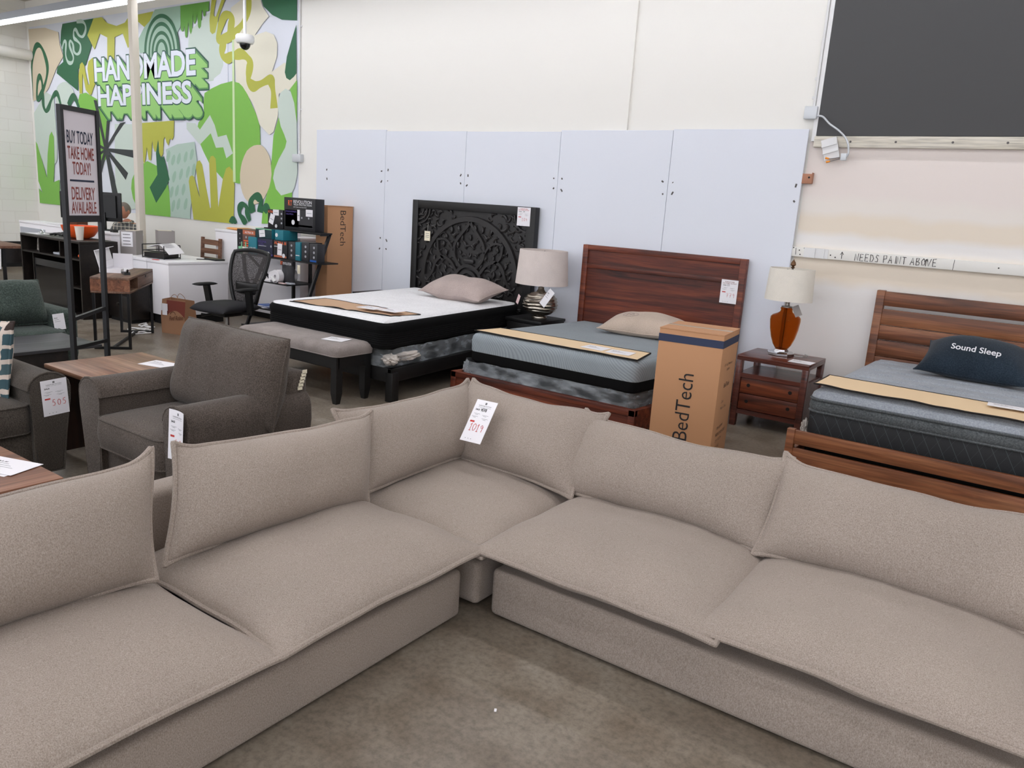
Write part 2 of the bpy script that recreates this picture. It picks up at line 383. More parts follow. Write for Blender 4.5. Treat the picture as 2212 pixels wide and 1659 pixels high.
plain('logo_orange', (238,110,60), .5); plain('logo_white', (226,226,230), .5); plain('purple', (78,64,130), .5); plain('icon_grey', (170,172,178), .5); plain('envelope', (232,164,92), .6)
plain('mint', (140,206,164), .4); plain('blue_box', (26,90,176), .4); plain('pink_pack', (178,110,112), .3); plain('folder', (150,144,142), .6); plain('toekick', (14,13,14), .6)
plain('band_blue', (44,54,82), .6); plain('glass_tint', (8,9,12), .06); plain('zinc_wire', (170,168,160), .4, metal=.8)
plain('skin', (206,142,118), .55); plain('lip', (170,98,88), .5); plain('eye_white', (230,226,220), .3); plain('eye_dark', (40,34,30), .3); plain('hair_grey', (130,120,112), .8, bump=.6, bscale=300); plain('trousers', (44,48,60), .85)
plain('housing', (176,180,188), .5)
plain('amber', (208,142,76), .04, trans=1, ior=1.12); plain('clear', (235,240,240), .03, trans=1, ior=1.45); plain('plug_orange', (240,150,40), .5)
film('plastic_film', (196,204,210), .36, .22); plain('tape', (200,176,150), .2); film('plastic_milky', (226,218,210), .8, .3)
for n, c in dict(beige=(214,200,174), mist=(200,214,204), mistd=(180,202,190), sage=(156,188,168), forest=(40,100,66), olive=(182,184,72), leaf=(126,188,78), moss=(98,160,62), cream=(228,224,206), pine_green=(36,100,66), char=(48,54,56), lit_edge=(206,228,176), mural_white=(222,226,236), let_white=(226,232,244), let_dark=(34,84,72), let_mid=(92,148,84), let_light=(150,204,116), mint_line=(176,206,184)).items(): plain(n if n != 'pine_green' else 'pine_m', c, .5)

def plaid():
    m, nt, b = newmat('plaid'); v = coords(nt); s = nd(nt, 'ShaderNodeSeparateXYZ'); nt.links.new(v, s.inputs[0])
    cur = None
    for ax, k, col in (('X', 16, (212,206,190)), ('Z', 16, (212,206,190)), ('Y', 16, (196,190,176))):
        mu = nd(nt, 'ShaderNodeMath', operation='MULTIPLY'); mu.inputs[1].default_value = k; nt.links.new(s.outputs[ax], mu.inputs[0])
        fr = nd(nt, 'ShaderNodeMath', operation='FRACT'); nt.links.new(mu.outputs[0], fr.inputs[0])
        g = nd(nt, 'ShaderNodeMath', operation='LESS_THAN'); g.inputs[1].default_value = .13; nt.links.new(fr.outputs[0], g.inputs[0])
        cur = mixc(nt, g.outputs[0], cur if cur is not None else lin((98,98,98)), lin(col))
    nt.links.new(cur, b.inputs['Base Color']); b.inputs['Roughness'].default_value = .9
plaid()
def patchwork():
    """cream pillow fabric with rows of teal, rust and brown blocks"""
    m, nt, b = newmat('patchwork'); tc = coords(nt, (13, 1, 10))
    br = nd(nt, 'ShaderNodeTexBrick', Scale=1.0); br.inputs['Mortar Size'].default_value = .12; br.inputs['Brick Width'].default_value = .8; br.inputs['Row Height'].default_value = .8
    sw = nd(nt, 'ShaderNodeSeparateXYZ'); cb = nd(nt, 'ShaderNodeCombineXYZ'); nt.links.new(tc, sw.inputs[0]); nt.links.new(sw.outputs['Z'], cb.inputs['X']); nt.links.new(sw.outputs['X'], cb.inputs['Y'])
    nz = nd(nt, 'ShaderNodeTexNoise', Scale=2.5); nt.links.new(tc, nz.inputs['Vector'])
    ad = nd(nt, 'ShaderNodeVectorMath', operation='MULTIPLY_ADD'); ad.inputs[1].default_value = (.25,.25,.25); nt.links.new(nz.outputs['Color'], ad.inputs[0]); nt.links.new(cb.outputs[0], ad.inputs[2]); nt.links.new(ad.outputs[0], br.inputs['Vector'])
    br.inputs['Color1'].default_value = (0,0,0,1); br.inputs['Color2'].default_value = (1,1,1,1)
    col = ramp(nt, br.outputs['Color'], [(0, (58,84,92)), (.3, (56,44,40)), (.5, (70,92,96)), (.72, (124,66,38)), (.86, (176,160,150)), (1, (60,88,94))], 'CONSTANT')
    nt.links.new(mixc(nt, br.outputs['Fac'], col, lin((206,192,180))), b.inputs['Base Color']); b.inputs['Roughness'].default_value = .9
patchwork()
def concrete():
    m, nt, b = newmat('concrete'); v = coords(nt)
    n1 = nd(nt, 'ShaderNodeTexNoise', Scale=.9, Detail=5.0, Roughness=.6); n2 = nd(nt, 'ShaderNodeTexNoise', Scale=38.0, Detail=4.0, Roughness=.7); n3 = nd(nt, 'ShaderNodeTexNoise', Scale=5.0, Detail=4.0)
    for n in (n1, n2, n3): nt.links.new(v, n.inputs['Vector'])
    c = ramp(nt, n1.outputs[0], [(.3, (128,117,104)), (.5, (148,138,125)), (.72, (166,159,149))])
    c = mixc(nt, .8, c, ramp(nt, n2.outputs[0], [(.3, (176,172,168)), (.55, (236,234,230)), (.75, (255,255,255))]), 'MULTIPLY')
    c = mixc(nt, .6, c, ramp(nt, n3.outputs[0], [(.35, (200,190,178)), (.6, (255,255,255))]), 'MULTIPLY')
    nt.links.new(c, b.inputs['Base Color'])
    r = nd(nt, 'ShaderNodeMapRange'); r.inputs['To Min'].default_value = .22; r.inputs['To Max'].default_value = .5; nt.links.new(n3.outputs[0], r.inputs['Value']); nt.links.new(r.outputs[0], b.inputs['Roughness'])
    bp = nd(nt, 'ShaderNodeBump', Strength=.08, Distance=.002); nt.links.new(n2.outputs[0], bp.inputs['Height']); nt.links.new(bp.outputs[0], b.inputs['Normal'])
concrete()
def drywall():
    """bare gypsum board with uneven bands of joint compound"""
    m, nt, b = newmat('drywall'); v = coords(nt); s = nd(nt, 'ShaderNodeSeparateXYZ'); nt.links.new(v, s.inputs[0])
    n = nd(nt, 'ShaderNodeTexNoise', Scale=2.4, Detail=3.0); nt.links.new(v, n.inputs['Vector'])
    a = nd(nt, 'ShaderNodeMath', operation='MULTIPLY_ADD'); a.inputs[1].default_value = .12; nt.links.new(n.outputs[0], a.inputs[0]); nt.links.new(s.outputs['Z'], a.inputs[2])
    d = nd(nt, 'ShaderNodeMath', operation='DIVIDE'); d.inputs[1].default_value = 2.5; nt.links.new(a.outputs[0], d.inputs[0])
    W = (236,233,230); Bg = (233,221,204); Pk = (234,224,218)
    st = [(0, W), (.49, W), (.525, Bg), (.60, Bg), (.632, W), (.655, W), (.68, Bg), (.72, Bg), (.745, (235,228,220)), (.77, (235,228,220)), (.80, Pk), (1, Pk)]
    nt.links.new(ramp(nt, d.outputs[0], st), b.inputs['Base Color']); b.inputs['Roughness'].default_value = .85
drywall()
def block_wall():
    m, nt, b = newmat('block_wall'); v = coords(nt); s = nd(nt, 'ShaderNodeSeparateXYZ'); cb = nd(nt, 'ShaderNodeCombineXYZ'); nt.links.new(v, s.inputs[0])
    nt.links.new(s.outputs['Y'], cb.inputs['X']); nt.links.new(s.outputs['Z'], cb.inputs['Y'])
    br = nd(nt, 'ShaderNodeTexBrick', Scale=1.0); br.inputs['Brick Width'].default_value = .4; br.inputs['Row Height'].default_value = .2; br.inputs['Mortar Size'].default_value = .006
    nt.links.new(cb.outputs[0], br.inputs['Vector'])
    for k, c in (('Color1', (238,236,230)), ('Color2', (234,232,226)), ('Mortar', (229,226,219))): br.inputs[k].default_value = lin(c)
    nt.links.new(br.outputs['Color'], b.inputs['Base Color']); b.inputs['Roughness'].default_value = .7
    bp = nd(nt, 'ShaderNodeBump', Strength=.5, Distance=.004, invert=True); nt.links.new(br.outputs['Fac'], bp.inputs['Height']); nt.links.new(bp.outputs[0], b.inputs['Normal'])
block_wall()
def quilted():
    """black mattress border with a stitched diagonal lattice"""
    m, nt, b = newmat('mat_quilt'); v = coords(nt); s = nd(nt, 'ShaderNodeSeparateXYZ'); nt.links.new(v, s.inputs[0])
    ad = nd(nt, 'ShaderNodeMath', operation='ADD'); nt.links.new(s.outputs['X'], ad.inputs[0]); nt.links.new(s.outputs['Y'], ad.inputs[1])
    out = None
    for sg, w in ((1, .06), (-1, .02)):
        q = nd(nt, 'ShaderNodeMath', operation='MULTIPLY_ADD'); q.inputs[1].default_value = .55*sg; nt.links.new(s.outputs['Z'], q.inputs[0]); nt.links.new(ad.outputs[0], q.inputs[2])
        t = nd(nt, 'ShaderNodeMath', operation='MULTIPLY'); t.inputs[1].default_value = 14; nt.links.new(q.outputs[0], t.inputs[0])
        f = nd(nt, 'ShaderNodeMath', operation='FRACT'); nt.links.new(t.outputs[0], f.inputs[0])
        l = nd(nt, 'ShaderNodeMath', operation='LESS_THAN'); l.inputs[1].default_value = w; nt.links.new(f.outputs[0], l.inputs[0])
        out = mixc(nt, l.outputs[0], out if out is not None else lin((26,28,31)), lin((58,62,66)))
    nt.links.new(out, b.inputs['Base Color']); b.inputs['Roughness'].default_value = .7
quilted()
def wavy():
    """grey knit border with curved rib pattern"""
    m, nt, b = newmat('mat_wave'); v = coords(nt)
    n = nd(nt, 'ShaderNodeTexNoise', Scale=2.2, Detail=0.0); nt.links.new(v, n.inputs['Vector'])
    ad = nd(nt, 'ShaderNodeVectorMath', operation='MULTIPLY_ADD'); ad.inputs[1].default_value = (.35,.35,.35); nt.links.new(n.outputs['Color'], ad.inputs[0]); nt.links.new(v, ad.inputs[2])
    w = nd(nt, 'ShaderNodeTexWave', wave_type='BANDS', bands_direction='DIAGONAL', Scale=22.0); nt.links.new(ad.outputs[0], w.inputs['Vector'])
    nt.links.new(ramp(nt, w.outputs['Color'], [(.0, (136,145,150)), (.5, (150,159,164)), (1, (154,163,168))]), b.inputs['Base Color']); b.inputs['Roughness'].default_value = .9
    bp = nd(nt, 'ShaderNodeBump', Strength=.35, Distance=.004); nt.links.new(w.outputs['Color'], bp.inputs['Height']); nt.links.new(bp.outputs[0], b.inputs['Normal'])
wavy()
def meshback():
    m, nt, b = newmat('net'); b.inputs['Base Color'].default_value = lin((58,54,54)); b.inputs['Roughness'].default_value = .8
    v = coords(nt, (1,1,1)); n = nd(nt, 'ShaderNodeTexVoronoi', Scale=190.0); nt.links.new(v, n.inputs['Vector'])
    r = nd(nt, 'ShaderNodeMapRange'); r.inputs['From Min'].default_value = .2; r.inputs['From Max'].default_value = .5; r.inputs['To Min'].default_value = .35; r.inputs['To Max'].default_value = 1
    nt.links.new(n.outputs['Distance'], r.inputs['Value']); nt.links.new(r.outputs[0], b.inputs['Alpha'])
meshback()
# ------------------------------------------------------------------ the setting
WY = 7.014; XL = -15.75; XR = 6.5; YF = -6.0; CH = 4.62
bm = BM(); box(bm, XL-.2, XR+.2, YF-.2, WY+.2, -.12, 0); struct('floor', bm, 'concrete')
bm = BM(); box(bm, XL-.2, XR+.2, YF-.2, WY+.2, CH, CH+.1); struct('ceiling', bm, 'ceiling_tan')
bm = BM(); box(bm, XL-.2, -1.95, WY, WY+.18, 0, CH, mi=0); box(bm, -1.95, XR+.2, WY, WY+.18, 0, 2.36, mi=1); box(bm, -1.95, XR+.2, WY, WY+.18, 2.36, CH, mi=0)
struct('wall_back', bm, ['wall_white', 'drywall'])
bm = BM(); box(bm, XL-.2, XL, YF, WY, 0, CH); struct('wall_left', bm, 'block_wall')
bm = BM(); box(bm, XR, XR+.2, YF, WY, 0, CH); struct('wall_right', bm, 'wall_white')
bm = BM(); wx = [(-13.5,-9.3),(-8.3,-4.1),(-3.1,1.1),(2.1,6.0)]
box(bm, XL, XR, YF-.2, YF, 0, .35); box(bm, XL, XR, YF-.2, YF, 3.2, CH)
for a, b in zip([XL]+[q[1] for q in wx], [q[0] for q in wx]+[XR]): box(bm, a, b, YF-.2, YF, .35, 3.2)
struct('wall_front', bm, 'wall_white')
plain('fill_glow', (238,244,255), .4, emit=FILL_STRENGTH)
for i, (a, b) in enumerate(wx):                    # unseen glowing panes behind the viewpoint, added as frontal fill light
    bm = BM(); box(bm, a, b, YF-.12, YF-.10, .35, 3.2); w_ = struct('window_%d' % (i+1), bm, 'fill_glow')
    bm = BM(); box(bm, (a+b)/2-.03, (a+b)/2+.03, YF-.11, YF-.04, .35, 3.2); box(bm, a, b, YF-.11, YF-.04, .35, .42); box(bm, a, b, YF-.11, YF-.04, 3.13, 3.2); struct('window_frame', bm, 'black_metal', w_)
bm = BM(); box(bm, XL, XL+.012, YF, WY, 0, .46); struct('baseboard_left', bm, 'toekick')
bm = BM(); box(bm, -4.09, -3.675, WY-.028, WY, 0, 3.6); struct('trim_1', bm, 'wall_white')          # shallow boxed column
bm = BM(); box(bm, -10.62, -9.93, WY-.012, WY, 1.17, 3.62); struct('trim_2', bm, 'mural_white')
bm = BM(); box(bm, -1.9, XR, WY-.03, WY, 2.405, CH); bo = struct('trim_3', bm, 'board_black')       # dark infill board high on the wall
del bo['kind']; bo.name = 'wall_infill_board'; bo['label'] = 'large charcoal board filling the opening high on the right of the back wall'; bo['category'] = 'board'
bm = BM(); box(bm, -1.935, -1.902, WY-.034, WY, 2.36, CH); struct('trim_4', bm, 'white_metal')

# mural ---------------------------------------------------------------------
MURAL = [
('beige',0,0,[-1567,416,-1505,414,-1460,404,-1458,385,-1448,365,-1474,347,-1505,316,-1529,302,-1566,295,-1565,360,-1571,386]),
('mist',0,0,[-1571,275,-1548,287,-1517,310,-1489,301,-1487,226,-1491,194,-1530,166,-1571,226]),
('mist',0,1,[-1478,312,-1466,321,-1444,324,-1424,314,-1419,302,-1431,288,-1479,289]),
('sage',0,0,[-1216,377,-1197,394,-1167,416,-1102,416,-1103,388,-1111,381,-1112,353,-1212,358]),
('forest',0,0,[-1444,416,-1343,417,-1365,393,-1353,377,-1375,348,-1400,343,-1404,308,-1474,339,-1470,349,-1449,356,-1448,372,-1455,387,-1450,405]),
('mistd',0.05,1,[-1397,416,-1379,415,-1370,409,-1370,400,-1380,392,-1392,395,-1401,404,-1408,402,-1408,392,-1399,387,-1389,380,-1391,370,-1401,366,-1411,371,-1413,382,-1421,388,-1424,380,-1414,363,-1419,354,-1432,355,-1439,367,-1436,385,-1442,388,-1450,377]),
('olive',0,0,[-1343,417,-1318,417,-1302,407,-1275,401,-1251,404,-1239,412,-1171,414,-1181,402,-1197,394,-1214,403,-1217,381,-1245,367,-1258,389,-1282,385,-1286,351,-1307,352,-1304,386,-1326,393,-1345,370,-1365,393]),
('leaf',0,0,[-1408,288,-1400,303,-1379,305,-1348,295,-1319,286,-1312,257,-1321,227,-1327,199,-1355,188,-1360,196,-1358,274,-1400,281]),
('olive',0,0,[-1400,304,-1400,333,-1393,350,-1386,353,-1380,348,-1376,332,-1370,317,-1366,318,-1370,342,-1366,353,-1353,358,-1338,357,-1339,326,-1354,312,-1361,302,-1367,301,-1379,309,-1384,328,-1387,335,-1391,304]),
('forest',0.085,1,[-1569,297,-1567,329,-1560,360,-1545,384,-1529,387,-1515,375,-1505,352,-1511,332,-1528,312,-1549,298,-1546,323,-1536,336,-1528,327,-1528,306,-1528,287,-1521,278,-1510,283,-1501,293,-1488,304,-1475,305,-1465,285]),
('forest',0.1,1,[-1440,286,-1420,300,-1404,281]),
('mist',0,0,[-1085,360,-1082,381,-1053,392,-1032,402,-1011,386,-1003,359,-1003,331,-1010,321,-1025,315,-1026,312,-1041,311,-1079,347]),
('moss',0,0,[-1102,416,-1033,416,-1034,404,-1038,403,-1041,405,-1042,399,-1045,397,-1047,399,-1048,404,-1050,406,-1053,385,-1057,382,-1060,385,-1062,402,-1064,394,-1068,389,-1071,392,-1072,402,-1075,380,-1078,376,-1081,381,-1083,394,-1087,374,-1090,372,-1092,375,-1093,389,-1096,382,-1099,381,-1102,384]),
('cream',0,0,[-984,404,-955,414,-922,412,-917,400,-904,387,-917,379,-933,366,-910,369,-894,364,-887,353,-888,337,-898,319,-873,329,-849,320,-849,305,-860,296,-884,291,-886,263,-895,243,-904,239,-924,252,-938,279,-960,301,-975,309,-977,342,-982,363,-983,390]),
('olive',0,0,[-1027,420,-1016,419,-1023,399,-1022,396,-1018,395,-1003,418,-995,417,-1011,396,-1020,375,-1027,373,-1032,377,-1033,391]),
('olive',0.12,1,[-946,413,-949,395,-960,381,-983,369,-1012,365,-1010,378,-1000,393,-988,395,-983,388,-987,374,-995,367]),
('olive',0.12,1,[-1001,362,-1005,351,-1003,343,-992,340,-982,343,-977,343,-963,344,-950,339,-944,331,-947,316,-947,309,-937,302,-923,304,-903,309,-898,303,-895,291,-894,273]),
('pine',0,0,[-920,411,-915,400,-897,388,-878,381,-849,378,-849,404]),
('pine',0,0,[-850,373,-859,355,-868,336,-872,317,-869,310,-862,307,-854,311,-849,315]),
('leaf',0,0,[-848,307,-862,296,-853,278,-850,262,-848,254]),
('leaf',0,0,[-983,310,-1009,307,-1030,302,-1048,296,-1051,281,-1050,266,-1064,256,-1071,240,-1061,226,-1054,216,-1039,198,-1008,178,-980,174,-969,173,-952,196,-927,219,-923,227,-924,251,-932,267,-941,279,-950,292,-960,302,-968,307]),
('mist',0,0,[-1094,256,-1072,255,-1061,246,-1036,266,-1025,252,-1018,236,-998,239,-984,214,-999,207,-1006,222,-1023,221,-1035,241,-1062,225,-1094,247]),
('mist',0,0,[-1293,255,-1227,254,-1232,125,-1302,115,-1296,217]),
('leaf',0,0,[-1239,181,-1249,169,-1252,155,-1248,140,-1236,125,-1232,112,-1143,112,-1142,145,-1147,164,-1171,191,-1202,199,-1215,195]),
('olive',0,0,[-1213,256,-1126,259,-1128,236,-1133,231,-1138,233,-1143,223,-1148,228,-1151,236,-1155,232,-1158,210,-1163,206,-1168,210,-1169,230,-1175,215,-1180,213,-1184,219,-1186,230,-1192,200,-1198,201,-1202,220,-1207,202,-1211,194,-1214,199]),
('mistd',0,0,[-1150,217,-1120,225,-1075,229,-1070,202,-1073,193,-1089,133,-1091,117,-1142,117,-1144,154,-1145,192]),
('sage',0,0,[-1139,207,-1142,202,-1146,199,-1149,199,-1150,202,-1149,207,-1146,212,-1143,216,-1140,216,-1138,213]),
('sage',0,0,[-1126,202,-1129,197,-1133,194,-1135,194,-1137,197,-1136,202,-1133,207,-1129,210,-1127,210,-1125,207]),
('sage',0,0,[-1111,204,-1114,199,-1118,196,-1120,196,-1122,199,-1121,204,-1118,209,-1115,212,-1112,213,-1111,209]),
('sage',0,0,[-1094,207,-1096,202,-1100,199,-1102,199,-1104,202,-1103,207,-1100,212,-1097,215,-1094,215,-1093,212]),
('sage',0,0,[-1078,211,-1081,206,-1084,203,-1087,203,-1088,206,-1087,211,-1085,216,-1081,219,-1079,219,-1077,216]),
('sage',0,0,[-1125,177,-1128,172,-1131,169,-1134,169,-1135,172,-1135,177,-1132,182,-1128,186,-1125,186,-1124,183]),
('sage',0,0,[-1107,182,-1110,177,-1113,174,-1116,173,-1117,177,-1116,182,-1113,187,-1110,190,-1107,190,-1106,187]),
('sage',0,0,[-1089,186,-1092,181,-1095,177,-1098,177,-1099,180,-1098,186,-1095,191,-1092,194,-1089,194,-1088,191]),
('sage',0,0,[-1074,190,-1077,185,-1080,181,-1083,181,-1084,184,-1083,190,-1081,195,-1078,198,-1075,198,-1074,195]),
('sage',0,0,[-1133,155,-1136,149,-1139,146,-1142,146,-1143,149,-1142,154,-1140,160,-1136,163,-1133,163,-1132,160]),
('sage',0,0,[-1119,157,-1121,152,-1125,149,-1128,148,-1129,152,-1128,157,-1125,162,-1122,165,-1119,166,-1118,162]),
('sage',0,0,[-1101,160,-1104,155,-1107,151,-1110,151,-1111,154,-1111,159,-1108,165,-1105,168,-1102,168,-1101,165]),
('sage',0,0,[-1130,134,-1133,129,-1136,125,-1139,125,-1140,128,-1139,134,-1137,139,-1133,143,-1130,143,-1129,140]),
('sage',0,0,[-1116,138,-1118,132,-1122,129,-1125,129,-1126,132,-1125,137,-1122,143,-1119,146,-1116,146,-1115,143]),
('sage',0,0,[-1097,139,-1099,133,-1103,130,-1106,130,-1107,133,-1106,138,-1103,144,-1100,147,-1097,147,-1096,144]),
('pine',0,0,[-1170,231,-1168,212,-1163,205,-1156,207,-1144,178,-1142,173,-1154,159,-1181,136,-1198,159,-1175,179,-1177,211]),
('olive',0,0,[-1082,115,-1092,172,-1089,179,-1083,181,-1078,179,-1071,162,-1065,149,-1073,193,-1070,201,-1063,203,-1057,197,-1049,167,-1040,135,-1038,137,-1040,203,-1036,209,-1030,210,-1024,206,-1022,177,-1020,138,-1008,178,-1000,193,-992,196,-984,190,-981,170,-983,139,-985,115]),
('char',0,0,[-1355,293,-1345,292,-1320,215,-1328,215]),
('char',0,0,[-1317,260,-1309,260,-1320,215,-1328,215]),
('char',0,0,[-1277,256,-1260,258,-1320,216,-1328,215]),
('char',0,0,[-1239,215,-1241,203,-1324,213,-1324,217]),
('char',0,0,[-1259,179,-1267,168,-1326,213,-1322,217]),
('char',0,0,[-1292,143,-1309,140,-1328,215,-1320,216]),
('char',0,0,[-1361,145,-1371,150,-1327,217,-1321,214]),
('char',0,0,[-1363,229,-1363,222,-1324,213,-1324,217]),
('char',0,0,[-1364,203,-1365,196,-1324,213,-1324,217]),
('leaf',0,0,[-1570,226,-1560,221,-1532,162,-1524,204,-1513,236,-1504,243,-1497,234,-1500,194,-1508,156,-1486,161,-1490,116,-1570,116,-1569,143,-1552,135,-1570,156]),
('forest',0.06,1,[-1364,132,-1353,141,-1339,138,-1326,127]),
('forest',0.06,1,[-1364,114,-1351,125,-1338,125]),
('leaf',0,0,[-884,262,-895,238,-899,206,-904,173,-918,143,-921,121,-857,125,-857,166,-871,174,-859,223]),
('mist',0,0,[-886,278,-884,286,-879,293,-870,297,-860,293,-853,279,-848,254,-846,191,-852,172,-857,166,-879,161,-890,169,-896,183,-893,194,-884,208,-871,223,-868,231,-873,240,-880,250,-884,262]),
('beige',0,0,[-899,188,-901,179,-904,171,-909,163,-915,156,-922,151,-929,148,-937,146,-945,147,-952,150,-958,154,-963,161,-966,168,-968,177,-968,186,-966,195,-963,203,-958,211,-952,218,-945,222,-937,225,-929,226,-922,226,-915,223,-909,218,-904,212,-901,205,-900,197]),
('forest',0.08,1,[-992,116,-985,123,-978,117]),
('forest',0.085,1,[-955,118,-963,125,-970,131,-970,140,-962,145,-954,141,-952,132,-947,123]),
('forest',0.105,1,[-940,135,-944,148,-938,156,-929,157,-922,152,-923,145,-924,136]),
('forest',0.1,1,[-915,137,-910,144,-903,137]),
('lit_edge',0,0,[-982,363,-978,363,-978,175,-984,175])  # column's lit side face, its brightness painted as a pale strip
]
cols = ['mural_white','beige','mist','mistd','sage','forest','olive','leaf','moss','cream','pine_m','char','lit_edge','let_white','let_dark','let_mid','let_light']
bm = BM(); y = WY-.004
def mq(x, z, yy): return bm.verts.new((x, yy, z))
# printed sheet in two pieces either side of the boxed column, and over the column
box(bm, -15.66, -8.46, WY-.004, WY, 1.165, 4.19)
box(bm, -10.62, -9.93, WY-.015, WY-.012, 1.166, 3.6)
lay = 0
for c, wd, sm, f in MURAL:
    p = [(f[i]/100, f[i+1]/100) for i in range(0, len(f), 2)]
    c = 'pine_m' if c == 'pine' else c; mi = cols.index(c); lay += 1; yy = WY-.0152-.00005*lay
    cl = lambda q: (min(-8.462, max(-15.655, q[0])), min(4.188, max(1.167, q[1])))
    if wd:
        P = crom([(a, b, 0) for a, b in p], 7, False); m = len(P); A = []; B = []
        for i in range(m):
            d = (P[min(i+1, m-1)]-P[max(i-1, 0)]).normalized(); n = V((-d.y, d.x, 0))*wd/2*(1.0+.25*sin(i*.35))
            a, b = P[i]+n, P[i]-n; yk = yy-.000012*i/8; A.append(mq(*cl((a.x, a.y)), yk)); B.append(mq(*cl((b.x, b.y)), yk))
        for i in range(m-1):
            try: bm.faces.new((A[i], A[i+1], B[i+1], B[i])).material_index = mi
            except ValueError: pass
    else:
        if sm: p = [(q.x, q.y) for q in crom([(a, b, 0) for a, b in p], 5)]
        vs = []
        for q in p:
            q = cl(q)
            if not vs or (vs[-1].co-V((q[0], yy, q[1]))).length > 1e-4: vs.append(mq(*q, yy))
        for tri in tessellate_polygon([[v.co for v in vs]]):
            try: bm.faces.new([vs[q] for q in tri]).material_index = mi
            except ValueError: pass
# rainbow
lay += 1
for i, (rx, rz) in enumerate([(.47,.54),(.407,.485),(.35,.43),(.31,.375),(.265,.305),(.215,.255),(.17,.195),(.105,.15)]):
    mi = cols.index('forest' if i % 2 == 0 else 'sage'); yy = WY-.0152-.00005*lay-.00005*i
    vs = [mq(-11.525+rx*cos(a), 3.55+rz*sin(a), yy) for a in [pi*k/28 for k in range(29)]]+[mq(-11.525-rx, 3.35, yy), mq(-11.525+rx, 3.35, yy)]
    fc = bm.faces.new(vs); fc.material_index = mi
base_y = WY-.0152-.00005*lay-.001
# block lettering with a slanted extrusion
for word, x0, x1, z0, z1 in (('HANDMADE', -13.47, -10.68, 3.215, 3.56), ('HAPPINESS', -13.39, -10.79, 2.83, 3.135)):
    top = word == 'HANDMADE'; w = x1-x0; h = z1-z0; cx, cz = (x0+x1)/2, (z0+z1)/2
    dx, dz = (.30, -.20) if top else (.28, -.22); N = 44
    def put(b, ox, oz, yy, mat): add(bm, text_bm(word, w+.03*b, h+.03*b, .018+.016*b, spacing=.95), M(((1,0,0,cx+ox), (0,0,-1,yy), (0,1,0,cz+oz), (0,0,0,1))), cols.index(mat))
    o0 = base_y-(.0028 if not top else 0)
    for k in range(N, -1, -2): put(1.5, dx*k/N, dz*k/N, o0-1e-5*(N-k), 'let_dark')
    for k in range(N, 0, -1): put(.3, dx*k/N, dz*k/N, o0-.0006-1e-5*(N-k), 'let_mid')
    for k in range(N, 0, -1): put(-1.1, dx*k/N, dz*k/N, o0-.0012-1e-5*(N-k), 'let_light')
    put(1.7, 0, 0, o0-.0018, 'let_dark'); put(.5, 0, 0, o0-.0022, 'let_white')
single('wall_mural', bm, cols, 'large green and white printed mural reading HANDMADE HAPPINESS on the back wall', 'mural', (-12, WY-.01, 1.165))

# pale panels screwed to the wall --------------------------------------------
px = [-8.055+1.2192*i for i in range(6)]; tops = [2.452, 2.436, 2.432, 2.446, 2.455]
where = ['leftmost pale grey wall panel, behind the tall leaning carton', 'pale grey wall panel behind the left part of the black carved headboard', 'pale grey wall panel meeting the right edge of the black carved headboard', 'pale grey wall panel below the boxed column, behind the smooth dark red headboard', 'rightmost pale grey wall panel, beside the bare drywall']
for i in range(5):
    bm = BM(); a, b = px[i]+.002, px[i+1]-.002
    box(bm, a, b, WY-.052, WY-.029, .03, tops[i], bev=.002, seg=1)
    for sx in ((a+.045, b-.045) if i else (a+.2, b-.045)):
        for z in (1.98, 1.87, 1.18, 1.07):
            cyl(bm, (sx+random.uniform(-.02,.02), WY-.0525, z+random.uniform(-.03,.03)), (sx, WY-.051, z), .0075, n=8, mi=1)
    single('wall_panel', bm, ['panel_grey', 'screw'], where[i], 'wall panel', ((a+b)/2, WY-.05, .03), group='pale panels on the back wall')

# timber battens and writing
bm = BM(); box(bm, -1.985, XR, WY-.042, WY, 1.405, 1.487, bev=.003)
r = single('wall_batten', bm, 'white_paint', 'white painted timber batten with NEEDS PAINT ABOVE written on it', 'batten', (0, WY, 1.405))
bm = BM(); T = frame((-1.448, WY-.0425, 1.413), (1,0,.012), (0,0,1)); strokes(bm, 'NEEDS PAINT ABOVE', T, .058, .68, .0024)
for x in (-1.565, -.93): strokes(bm, '^', frame((x, WY-.0425, 1.418), (1,0,0), (0,0,1)), .055, r=.0024)
tube(bm, [(-1.93, WY-.0435, 1.478), (-1.928, WY-.0435, 1.42)], .002, 4); tube(bm, [(-.72, WY-.0435, 1.486), (-.722, WY-.0435, 1.406)], .0015, 4)
for x, z in ((-1.95,1.478),(-1.9,1.46),(-1.89,1.425),(-1.86,1.48),(-1.64,1.44),(-1.60,1.425),(-.42,1.45)): ball(bm, (x, WY-.043, z), .0055, .002, .0055, 8, 6)
part('marker_writing', bm, 'ink', r)
bm = BM(); box(bm, -1.86, -1.66, WY-.046, WY-.042, 1.405, 1.486); box(bm, -1.80, -1.765, WY-.058, WY-.046, 1.405, 1.486); box(bm, -1.715, -1.69, WY-.054, WY-.046, 1.405, 1.486)
single('channel_bracket', bm, 'white_metal', 'white ribbed metal bracket on the left end of the written batten', 'bracket', (-1.76, WY-.045, 1.405))
bm = BM(); box(bm, -1.91, XR, WY-.045, WY, 2.312, 2.40, bev=.003)
r = single('wall_batten', bm, 'pine', 'bare pale timber batten under the large charcoal board', 'batten', (0, WY, 2.312))
for x in (-1.78,-1.62,-1.28,-.88,-.52,-.1): bm = BM(); cyl(bm, (x, WY-.0465, 2.357), (x, WY-.044, 2.357), .009, n=8); part('screw', bm, 'screw', r)
bm = BM(); q = box(bm, -.062, .062, -.006, .006, -.085, .085, bev=.002, seg=1)
